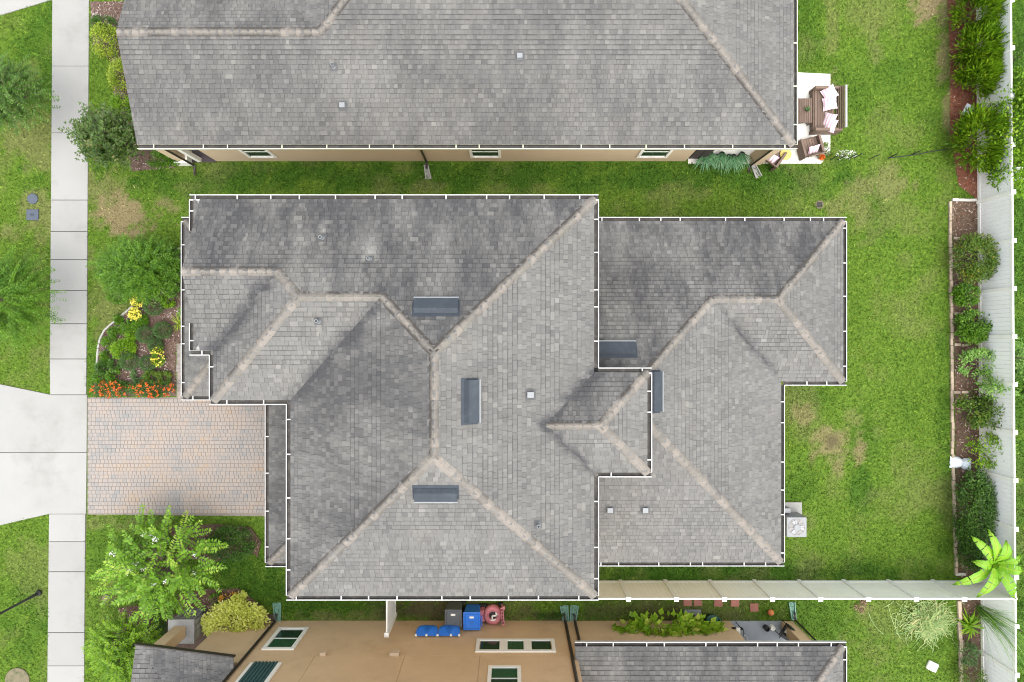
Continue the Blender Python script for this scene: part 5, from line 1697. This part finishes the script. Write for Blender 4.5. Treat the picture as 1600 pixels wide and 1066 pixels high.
# ------------------------------------------------------------------ yard things
def ac_unit():
    c = at(1245, 824, .8)
    r = empty('air_conditioner', (c.x, c.y, 0), label='square outdoor air conditioner with round fan grille by the rear wall', cat='air conditioner')
    MB().box(-.55, -.5, 0, .5, .75, .08).build('pad', M['concrete'], r, bevel=.01)
    b = MB()
    b.box(-.37, -.37, .08, .37, .37, .80)
    b.build('cabinet', M['galv'], r, bevel=.03)
    MB().lathe((0, 0, .80), [(.31, 0.003), (.31, .012), (.28, .014), (.27, .006), (.001, .006)], 28).build('fan_shroud', M['rock'], r)
    fan = MB()
    for k in range(3):
        a = 2.1 * k
        ca, sa = math.cos(a), math.sin(a)
        pts = [(.06, -.05), (.25, -.11), (.26, .06), (.07, .05)]
        fan.add([(x * ca - y * sa, x * sa + y * ca, .815 + .01 * (i % 2)) for i, (x, y) in enumerate(pts)], [(0, 1, 2, 3)])
    fan.build('fan_blade', M['steel'], r)
    MB().lathe((0, 0, .81), [(.12, 0), (.12, .025), (.1, .035), (0.001, .037)], 20).build('motor_cap', M['galv'], r)
    gr = MB()
    for k in range(6): gr.lathe((0, 0, .828), [(.05 + k * .045, 0), (.054 + k * .045, 0)], 28, cap=False)
    for k in range(10):
        a = 2 * math.pi * k / 10
        gr.tube([(.1 * math.cos(a), .1 * math.sin(a), .83), (.3 * math.cos(a), .3 * math.sin(a), .83)], .003, seg=3)
    gr.build('grille', M['grey_plastic'], r)
    MB().box(-.5, .45, .08, -.1, .62, .5).build('service_box', M['galv'], r, bevel=.01)
    MB().tube([(-.25, .45, .3), (-.25, .3, .25)], .03).build('conduit', M['dark'], r)
ac_unit()


def bin_(label, px, py, mat, rz=0.0, lbl=True):
    c = at(px, py, 1.0)
    r = empty('wheelie_bin', (c.x, c.y, 0), rz, label, 'bin', 'wheeled bins by the tan wall')
    MB().box(-.27, -.26, .06, .27, .26, .95, taper=-.035).build('body', M[mat], r, bevel=.03)
    lid = MB()
    lid.box(-.33, -.32, .952, .33, .31, 1.0)
    lid.box(-.27, -.26, 1.0, .27, .25, 1.03, taper=.02)
    lo = lid.build('lid', M[mat], r, bevel=.02)
    MB().box(.12, -.08, 1.031, .19, .08, 1.036).build('sticker', M['trim'], lo)
    if mat == 'blue':
        mk = MB()      # moulded grey recycling arrow on the lid
        for k in range(3):
            a = 2.094 * k + .5
            mk.add([(-.03 + .07 * math.cos(a + q) * s_, .0 + .07 * math.sin(a + q) * s_, 1.034) for q, s_ in ((0, 1), (1.1, 1), (1.1, .6), (0, .6))], [(0, 1, 2, 3)])
        mk.build('moulded_mark', M['grey_plastic'], lo)
    MB().tube([(-.2, -.37, .98), (.2, -.37, .98)], .018).build('handle', M[mat], r)
    for s_ in (-1, 1): MB().tube([(s_ * .24, -.32, .1), (s_ * .29, -.32, .1)], .1, seg=12).build('wheel', M['dark'], r)
bin_('dark grey wheelie bin with flat lid beside the blue one', 708, 967, 'grey_plastic', math.radians(90))
bin_('bright blue recycling bin between the grey bin and pink toy', 737, 971, 'blue', math.radians(90))


def pink_car():
    c = at(770, 963, .5)
    r = empty('toy_car', (c.x, c.y, 0), math.radians(5), 'faded pink plastic ride-on toy with black round seat', 'toy')
    b = MB()
    b.lathe((0, 0, .12), [(.30, 0), (.35, .12), (.34, .34), (.22, .40), (.17, .32), (.15, .25)], 22)
    b.build('body', M['pink'], r, smooth=True)
    MB().lathe((0, 0, .385), [(.15, 0), (.001, .012)], 18).build('seat', M['dark'], r)
    MB().box(-.05, -.12, .30, .0, .0, .48).box(-.02, -.02, .44, .14, .03, .5).build('lever', M['trim'], r, bevel=.01)
    bk = MB()
    for k in range(5): bk.box(.33, -.28 + k * .12, .1, .40, -.19 + k * .12, .62)
    bk.box(.32, -.33, .55, .42, .33, .62)
    bk.box(.40, .24, .5, .48, .36, .60)
    bk.build('backrest', M['pink'], r, bevel=.01)
    fr = MB().box(-.50, -.24, .1, -.28, .24, .42, taper=.03)
    fr.build('footplate', M['pink'], r, bevel=.02)
    MB().lathe((.02, -.02, .525), [(.20, 0), (.215, .012), (.23, 0), (.215, -.012), (.20, 0)], 20, cap=False).build('rim', M['pink'], r)
    MB().box(-.14, -.30, .40, .12, -.14, .47).box(.1, .0, .42, .2, .16, .46).build('cloth', M['trim'], r, bevel=.02)
    for x in (-.3, .3):
        for y in (-.3, .3): MB().tube([(x, y - .03, .1), (x, y + .03, .1)], .1, seg=12).build('wheel', M['dark'], r)
pink_car()


def blue_panel():
    c = at(687, 990, .75)
    r = empty('plastic_pool', (c.x, YS + .02, 0), label='bright blue two-lobed plastic piece hung on the tan wall', cat='plastic pool')
    for s_ in (-1, 1):
        V, Fc = [], []
        n = 12
        for k in range(n + 1):
            a = math.pi * k / n
            for rr_, ht in ((0, .12), (.55, .16), (.85, .10), (1, 0)):
                x = s_ * .40 + .40 * rr_ * math.cos(a)
                d = .72 * rr_ * math.sin(a)
                V.append((x, .05 + .16 * math.sin(math.pi * d / .72) + ht * .3, 1.46 - d))
        for k in range(n):
            for j in range(3): Fc.append((4 * k + j, 4 * k + j + 1, 4 * (k + 1) + j + 1, 4 * (k + 1) + j))
        MB().add(V, Fc).build('lobe', M['blue'], r, smooth=True)
    for x in (-.78, -.4, 0, .48, .78):
        MB().box(x - .035, .03, 1.44, x + .035, .10, 1.51).build('clip', M['trim'], r, bevel=.01)
    MB().tube([(-.8, .06, 1.46), (.8, .06, 1.46)], .03, seg=6).build('rim', M['blue'], r)
blue_panel()


def splash(label, px, py, rz, mat='green_plastic', ln=.75, wd=.32):
    c = at(px, py)
    r = empty('splash_block', (c.x, c.y, 0), rz, label, 'splash block', 'splash blocks under the downspouts')
    mb = MB()
    w0, w1 = wd * .36, wd * .5
    for s_ in (-1, 1):
        mb.add([(s_ * w0, -ln / 2, .0), (s_ * (w0 - .04), -ln / 2, .0), (s_ * (w1 - .04), ln / 2, .0), (s_ * w1, ln / 2, .0), (s_ * w0, -ln / 2, .09), (s_ * (w0 - .04), -ln / 2, .09), (s_ * (w1 - .04), ln / 2, .07), (s_ * w1, ln / 2, .07)],
               [(4, 5, 6, 7), (0, 4, 7, 3), (1, 2, 6, 5), (0, 1, 5, 4), (2, 3, 7, 6)] if s_ > 0 else [(7, 6, 5, 4), (3, 7, 4, 0), (5, 6, 2, 1), (4, 5, 1, 0), (6, 7, 3, 2)])
    mb.add([(-w0, -ln / 2, .03), (w0, -ln / 2, .03), (w1, ln / 2, .02), (-w1, ln / 2, .02)], [(0, 1, 2, 3)])
    mb.add([(-w0, -ln / 2 - .04, 0), (w0, -ln / 2 - .04, 0), (w0, -ln / 2, 0), (-w0, -ln / 2, 0), (-w0, -ln / 2 - .04, .1), (w0, -ln / 2 - .04, .1), (w0, -ln / 2, .1), (-w0, -ln / 2, .1)], [(4, 5, 6, 7), (0, 1, 5, 4), (2, 3, 7, 6), (1, 2, 6, 5), (3, 0, 4, 7)])
    mb.build('trough', M[mat], r)
splash('green splash block by the yellow variegated shrub', 434, 957, 0.05)
splash('green splash block, nearer the bins, at the paired downspouts', 883, 961, .12)
splash('green splash block, farther from the bins, at the paired downspouts', 896, 961, -.12)
splash('pale green splash block near the rear patio corner', 1238, 953, .1, ln=.6, wd=.26)
splash('grey concrete splash block below the middle of the long house', 668, 270, math.radians(190), 'rock', .5, .24)
splash('grey concrete splash block below the long house patio column', 1180, 266, math.radians(205), 'rock', .62, .26)

for px, py, lab in [(1074, 940, 'red stepping stone, first from the electric pad side, half under the fence'), (1090, 940, 'red stepping stone touching the first one'), (1122, 941, 'red stepping stone in the middle of the five'), (1148, 941, 'red stepping stone fourth along the fence'), (1178, 949, 'red stepping stone set apart towards the orange ball')]:
    c = at(px, py)
    o = MB().box(-.16, -.16, 0, .16, .16, .045, t=random.random()).build('stepping_stone', M['redstone'], bevel=.012, loc=(c.x, c.y, 0))
    o.rotation_euler[2] = random.uniform(-.15, .15)
    tag(o, lab, 'paving stone', 'red stepping stones by the fence')
c = at(1204, 957, .1)
tag(MB().lathe((0, 0, 0), [(.02, 0.005), (.09, .04), (.12, .12), (.09, .2), (.03, .235), (.001, .24)], 18).build('ball', M['terracotta'], smooth=True, loc=(c.x, c.y, 0)), 'orange ball lying in the grass by the patio', 'ball')


def pump():
    c = at(1081, 962)
    r = empty('equipment_pad', (c.x, c.y, 0), label='pale square pad with small round unit by the wall', cat='utility box')
    MB().box(-.33, -.25, 0, .33, .25, .09).build('pad', M['galv'], r, bevel=.012)
    MB().lathe((0, -.08, .09), [(.15, 0), (.15, .18), (.11, .22), (.10, .16), (.02, .14)], 18).build('drum', M['bronze'], r)
    MB().box(-.28, .02, .09, -.12, .2, .16).box(.14, -.2, .09, .28, -.05, .2).build('fitting', M['steel'], r, bevel=.008)
pump()


def hose_pot():
    c = at(1116, 976, .5)
    r = empty('hose_pot', (c.x, c.y, 0), -.35, 'dark green oval hose pot against the tan rear wall', 'hose pot')
    MB().lathe((0, 0, 0), [(.2, 0), (.28, .25), (.31, .5), (.27, .5), (.24, .3), (.001, .28)], 20).build('pot', M['dkgreen'], r, smooth=True)
    MB().lathe((-.12, .1, .52), [(.001, .06), (.2, .02), (.23, 0), (.2, -.02)], 16).build('lid', M['dkgreen'], r)
    MB().box(-.02, -.16, .29, .2, .02, .42).build('nozzle', M['rock'], r, bevel=.02)
hose_pot()


def grill():
    c = at(1160, 990, .9)
    r = empty('grill', (c.x, c.y - .1, 0), label='small black grill with steel side on the grey patio', cat='grill')
    MB().box(-.35, -.2, .55, .1, .2, .8).build('firebox', M['dark'], r, bevel=.03)
    MB().box(-.3, -.16, .8, .05, .18, .83).build('grate', M['steel'], r)
    MB().lathe((.1, -.15, 0), [(.16, .3), (.16, .78), (.12, .8)], 16).build('steel_bucket', M['steel'], r)
    MB().box(-.22, -.06, .83, -.08, .3, .92).build('lid', M['trim'], r, bevel=.01)
    for x in (-.3, .05):
        for y in (-.16, .16): MB().tube([(x, y, .05), (x, y, .56)], .015).build('leg', M['dark'], r)
grill()
c = at(1205, 984, .3)
k = empty('watering_can', (c.x, c.y, .05), .4, 'small black and white can on the grey patio', 'can')
MB().lathe((-.12, .05, 0), [(.1, 0), (.1, .22), (.07, .24), (.06, .18)], 16).build('black_body', M['dark'], k)
MB().lathe((.1, -.03, 0), [(.09, 0), (.09, .18), (.001, .18)], 16).build('white_body', M['trim'], k)


def potted_chair():
    c = at(1232, 986, .5)
    r = empty('patio_chair', (c.x, c.y - .1, .05), -.6, 'black patio chair with white cushion beside the tan column', 'chair')
    MB().box(-.26, -.26, .38, .26, .26, .42).build('seat', M['dark'], r, bevel=.01)
    MB().box(-.2, -.05, .42, .14, .2, .48).build('cushion', M['trim'], r, bevel=.02)
    MB().box(-.28, .24, .4, .28, .29, .85).build('backrest', M['dark'], r, bevel=.01)
    for s_ in (-1, 1):
        MB().tube([(s_ * .28, -.3, .6), (s_ * .28, .28, .62)], .022).build('armrest', M['dark'], r)
        for y in (-.24, .24): MB().tube([(s_ * .25, y, 0), (s_ * .25, y, .4)], .016).build('leg', M['dark'], r)
potted_chair()
c = at(1240, 992, .5)
pp = empty('potted_plant', (c.x, c.y - .05, .05), label='small leafy plant in a wicker pot on the grey patio', cat='plant')
MB().lathe((0, 0, 0), [(.13, 0), (.17, .3), (.14, .3), (.12, .22), (.001, .22)], 16).build('pot', M['palebark'], pp)
blade_clump('x', None, None, 0, 0, .22, .3, 'limebush', 26, .05, parent_root=pp, base_z=.25)

# covers and drains
c = at(52, 311)
o = MB().lathe((0, 0, 0), [(.20, 0), (.20, .05), (.185, .06), (.03, .062), (.001, .062)], 24).build('utility_cover', M['cover'], loc=(c.x, c.y, 0))
tag(o, 'round slate grey utility cover in the lawn strip', 'utility cover')
c = at(52, 336)
o = MB().box(-.23, -.21, 0, .23, .21, .06).box(-.06, -.03, .06, .06, .03, .066).build('utility_cover', M['cover'], bevel=.025, loc=(c.x, c.y, 0))
tag(o, 'square slate grey utility cover below the round one', 'utility cover')
c = at(28, 1062)
o = MB().lathe((0, 0, 0), [(.46, 0), (.46, .05), (.42, .06), (.40, .045), (.001, .05)], 28).build('manhole_cover', M['tanstone'], loc=(c.x, c.y, 0))
tag(o, 'round mossy manhole cover at the bottom left', 'manhole cover')
c = at(1280, 320)
dr = MB().lathe((0, 0, 0), [(.16, 0), (.16, .03), (.14, .035), (.12, .02), (.001, .02)], 20).build('drain', M['tanstone'], loc=(c.x, c.y, 0))
tag(dr, 'small round lawn drain above the rear roof corner', 'drain')
g_ = MB()
for i in range(-3, 4): g_.box(i * .03 - .009, -.10, .02, i * .03 + .009, .10, .034)
g_.build('grate', M['dark'], dr)
c = at(166, 935)
dr = MB().lathe((0, 0, 0), [(.15, 0), (.15, .03), (.13, .035), (.11, .02), (.001, .02)], 20).build('drain', M['tanstone'], loc=(c.x, c.y, 0))
tag(dr, 'small round lawn drain beside the crape myrtle', 'drain')
c = at(1455, 1040)
o = MB().box(-.2, -.17, 0, .2, .17, .12).box(-.08, -.05, .12, .09, .06, .128, m=1).build('garden_block', [M['trim'], M['straw'] if False else M['edging']], bevel=.05, loc=(c.x, c.y, 0))
o.rotation_euler[2] = -.45
tag(o, 'white rounded garden block on the lower right lawn', 'garden block')


def bag():
    c = at(1505, 725, .2)
    r = empty('soil_bag', (c.x, c.y, 0), -.05, 'white and pale blue bag lying above the dark hedge block', 'bag')
    rng = random.Random(4)
    n, m = 14, 9
    V, Fc = [], []
    for i in range(n):
        for j in range(m):
            u, v = i / (n - 1) * 2 - 1, j / (m - 1) * 2 - 1
            waist = 1 - .35 * math.exp(-((u - .05) / .18) ** 2)
            z = .04 + .22 * (1 - u ** 4) * (1 - v ** 4) * waist + rng.uniform(-.012, .012)
            V.append((u * .40 + rng.uniform(-.01, .01), v * .22 * waist + (.03 if u < 0 else -.02) + rng.uniform(-.01, .01), z))
    for i in range(n - 1):
        for j in range(m - 1): Fc.append((i * m + j, (i + 1) * m + j, (i + 1) * m + j + 1, i * m + j + 1))
    MB().add(V, Fc).build('sack', M['paper'], r, smooth=True)
bag()
c = at(1514, 172, .1)
o = MB().box(-.16, -.22, 0, .16, .22, .05).build('paper_card', M['paper'], loc=(c.x, c.y, .02))
o.rotation_euler[2] = -.5
tag(o, 'pale blue flat card lying on the red mulch', 'card')

# lamp post whose top is out of the picture
c = at(62, 926)
lp = empty('lamp_post', (c.x, c.y, 0), label='thin black lamp post rising out of the lower left lawn', cat='lamp post')
MB().lathe((0, 0, 0), [(.11, 0), (.11, .1), (.06, .16), (.055, .5), (.045, .55), (.04, 3.6), (.05, 3.65)], 10).build('post', M['dark'], lp)
MB().lathe((0, 0, 3.65), [(.06, 0), (.15, .35), (.17, .38), (.05, .5), (.001, .55)], 8).build('lantern', M['dark'], lp)

# low black garden border fence
bf = empty('border_fence', at(1350, 248)[:], label='low black wire garden fence between the two back lawns', cat='fence')
o_ = at(1350, 248)
PT = [(1297, 250), (1309, 250), (1325, 248), (1334, 247), (1358, 249), (1388, 247), (1422, 243)]
for px, py in PT:
    p = at(px, py) - o_
    MB().tube([(p.x, p.y, 0), (p.x + .01, p.y, .62)], .02, seg=5).build('stake', M['dark'], bf)
q = [at(px, py, .12) - o_ for px, py in [(1388, 247), (1422, 243), (1455, 237), (1494, 231)]]
MB().tube(q, .018, seg=5).build('rail', M['dark'], bf)
bush('small_shrub', 'grey-leaved plant at the end of the low black fence', 'plant', 1318, 242, .45, .14, .4, 'whitepetal', 110, .05, .02, 8)
bush('small_shrub', 'olive grassy plant beside the patio armchair', 'plant', 1292, 236, .32, .25, .5, 'bronze_leaf', 420, .14, .02, 8, tone0=.7)
bush('small_shrub', 'red flowering plant at the patio corner', 'plant', 1281, 246, .14, .12, .35, 'coral', 120, .07, .04, 5)


# ------------------------------------------------------------------ patio furniture of the upper house
def pillow(parent_name, label, loc, rot, s_=.24):
    n = 8
    V, Fc = [], []
    for sgn in (1, -1):
        b = len(V)
        for i in range(n):
            for j in range(n):
                u, v = i / (n - 1) * 2 - 1, j / (n - 1) * 2 - 1
                pin = 1 - .10 * (1 - abs(u * v))
                V.append((u * s_ * pin, v * s_ * pin, sgn * .075 * (1 - u * u) ** .6 * (1 - v * v) ** .6))
        for i in range(n - 1):
            for j in range(n - 1):
                f = (b + i * n + j, b + (i + 1) * n + j, b + (i + 1) * n + j + 1, b + i * n + j + 1)
                Fc.append(f if sgn > 0 else f[::-1])
    o = MB().add(V, Fc).build('pillow', M['pillow'], smooth=True, loc=loc)
    o.rotation_euler = rot
    return tag(o, label, 'pillow', 'pink striped pillows on the patio seats')


def slats(n, x0, x1, y0, y1, z, th, along='y', tilt=0.0):
    """list of slat meshes' boxes between two x limits"""
    out = []
    for i in range(n):
        a = x0 + (x1 - x0) * i / n
        b = x0 + (x1 - x0) * (i + 1) / n - .012
        out.append((a, y0, z, b, y1, z + th))
    return out


def sofa():
    a, b = at(1270, 205, .4), at(1312, 140, .4)
    x0, x1, y0, y1 = a.x, b.x, a.y, b.y
    c = ((x0 + x1) / 2, (y0 + y1) / 2)
    r = empty('garden_sofa', (*c, .05), 0, 'long brown slatted garden sofa on the white patio', 'sofa')
    hx, hy = (x1 - x0) / 2, (y1 - y0) / 2
    for s_ in slats(7, -hx + .05, hx - .22, -hy + .06, hy - .06, .36, .035): MB().box(*s_, t=random.random()).build('seat_slat', M['teak'], r)
    for i in range(5):
        z = .42 + i * .075
        x = hx - .2 + i * .035
        MB().box(x, -hy, z, x + .03, hy, z + .065, t=random.random()).build('back_slat', M['teak'], r)
    MB().box(hx - .02, -hy, .8, hx + .05, hy, .84, t=.9).build('top_rail', M['rock'], r)
    MB().box(-hx, -hy + .02, .1, -hx + .045, hy - .02, .36, t=.3).build('front_board', M['teak'], r)
    for s_ in (-1, 1):
        MB().box(-hx, s_ * hy - .05, .05, hx, s_ * hy + .05, .60, t=.6).build('armrest', M['teak'], r)
    for s_ in (-1, 1):
        for x in (-hx + .03, hx - .03): MB().box(x - .03, s_ * hy - .055, 0, x + .03, s_ * hy + .055, .05).build('leg', M['dark'], r)
    cx, cy = c
    pillow('s', 'pink striped pillow, topmost on the garden sofa', (cx + .02, cy + .56, .62), (0, -.45, .5))
    pillow('s', 'pink striped pillow, second from the top of the sofa', (cx + .03, cy + .18, .62), (0, -.45, .1))
    pillow('s', 'pink striped pillow, upper of the leaning pair on the sofa', (cx + .02, cy - .42, .60), (.5, -.75, -.6))
    pillow('s', 'pink striped pillow, lowest on the garden sofa', (cx + .05, cy - .63, .60), (.5, -.75, -.6))
sofa()


def patio_table():
    a, b = at(1246, 192, .42), at(1269, 154, .42)
    c = ((a.x + b.x) / 2, (a.y + b.y) / 2)
    r = empty('coffee_table', (*c, .05), 0, 'brown slatted coffee table beside the sofa', 'table')
    hx, hy = (b.x - a.x) / 2, (b.y - a.y) / 2
    for s_ in slats(8, -hx, hx, -hy, hy, .36, .03): MB().box(*s_, t=random.random()).build('top_slat', M['teak'], r)
    for sx in (-1, 1):
        for sy in (-1, 1): MB().box(sx * (hx - .03) - .025, sy * (hy - .03) - .025, 0, sx * (hx - .03) + .025, sy * (hy - .03) + .025, .36).build('leg', M['teak'], r)
    MB().tube([(-hx + .03, -hy + .03, .1), (0, -hy + .03, .3), (hx - .03, -hy + .03, .1)], .012, seg=4).build('brace', M['dark'], r)
    t = empty('potted_plant', (c[0] + .06, c[1] + .02, .44), label='tiny plant in a dark pot on the coffee table', cat='plant')
    MB().lathe((0, 0, 0), [(.06, 0), (.085, .1), (.07, .1), (.06, .07), (.001, .07)], 14).build('pot', M['dark'], t)
    blade_clump('x', None, None, 0, 0, .10, .10, 'boxwood', 40, .02, parent_root=t, base_z=.09)
patio_table()


def armchair(label, px, py, rz, plabel):
    c = at(px, py, .4)
    r = empty('garden_armchair', (c.x, c.y, .05), rz, label, 'armchair', 'slatted armchairs on the white patio')
    for s_ in slats(6, -.3, .3, -.3, .3, .36, .03): MB().box(*s_, t=random.random()).build('seat_slat', M['teak'], r)
    for i in range(4):
        MB().box(-.34, -.32 - i * .03, .42 + i * .085, .34, -.29 - i * .03, .495 + i * .085, t=random.random()).build('back_slat', M['teak'], r)
    for s_ in (-1, 1): MB().box(s_ * .34 - .04, -.36, .05, s_ * .34 + .04, .34, .58, t=.5).build('armrest', M['teak'], r)
    MB().box(-.30, .31, .1, .30, .35, .36, t=.3).build('front_board', M['teak'], r)
    for x in (-.34, .34):
        for y in (-.3, .3): MB().box(x - .035, y - .03, 0, x + .035, y + .03, .05).build('leg', M['dark'], r)
    q = Matrix.Rotation(rz, 3, 'Z') @ Vector((0, -.16, 0))
    pillow('c', plabel, (c.x + q.x, c.y + q.y, .60), (1.0, 0, rz), .21)
armchair('brown slatted armchair below the long sofa', 1266, 230, math.radians(15), 'pink striped pillow on the armchair below the sofa')
armchair('brown slatted armchair half under the cream gutter corner', 1206, 244, math.radians(-35), 'pink striped pillow on the armchair under the gutter')
c = at(1228, 241, .5)
t = empty('side_table', (c.x, c.y, .05), label='small round yellow side table on the white patio', cat='table')
MB().lathe((0, 0, .42), [(.001, .03), (.2, .03), (.22, .015), (.2, 0)][::-1], 20).build('tabletop', M['yellow'], t)
for k in range(3):
    a = 2.1 * k
    MB().tube([(.05 * math.cos(a), .05 * math.sin(a), .42), (.17 * math.cos(a), .17 * math.sin(a), 0)], .012, seg=5).build('leg', M['dark'], t)
cb = empty('storage_cabinet', (7.0, 7.05, .05), label='dark brown outdoor cabinet at the end of the house wall', cat='cabinet')
MB().box(-.30, -.12, 0, .36, .14, 1.3).build('body', M['brownpanel'], cb, bevel=.01)
for s_ in (0, 1): MB().box(-.28 + s_ * .32, -.135, .05, .02 + s_ * .32, -.122, 1.25).build('door', M['brownpanel'], cb)
for i in range(7):
    px = 1100 + i * 9.5 + random.uniform(-2, 2)
    py = 246 - (4 if i in (1, 3, 6) else 0)
    g = at(px, py, .25)
    lab = ['potted blue-green fern nearest the dark cabinet', 'second fern from the dark cabinet in the potted row', 'third fern from the dark cabinet in the potted row', 'middle fern of the potted row', 'fern just past the middle of the potted row', 'fern next to the last of the potted row', 'last fern of the potted row, nearest the column'][i]
    fr = empty('potted_fern', (g.x, g.y, .05), label=lab, cat='plant', group='row of potted ferns at the patio edge')
    MB().lathe((0, 0, 0), [(.09, 0), (.12, .26), (.10, .26), (.09, .2), (.001, .2)], 14).build('pot', M['dark'], fr)
    blade_clump('x', None, None, 0, 0, .62, .30, 'bluefern', 44, .05, parent_root=fr, spread=2.0, a0=-1.57, base_z=.24, droop=.85)


# the houses' parts were laid out in world coordinates: put them relative to each house's base point
for hs_ in (main, nh, sh):
    for ch in hs_.children: ch.location = Vector(ch.location) - hs_.location
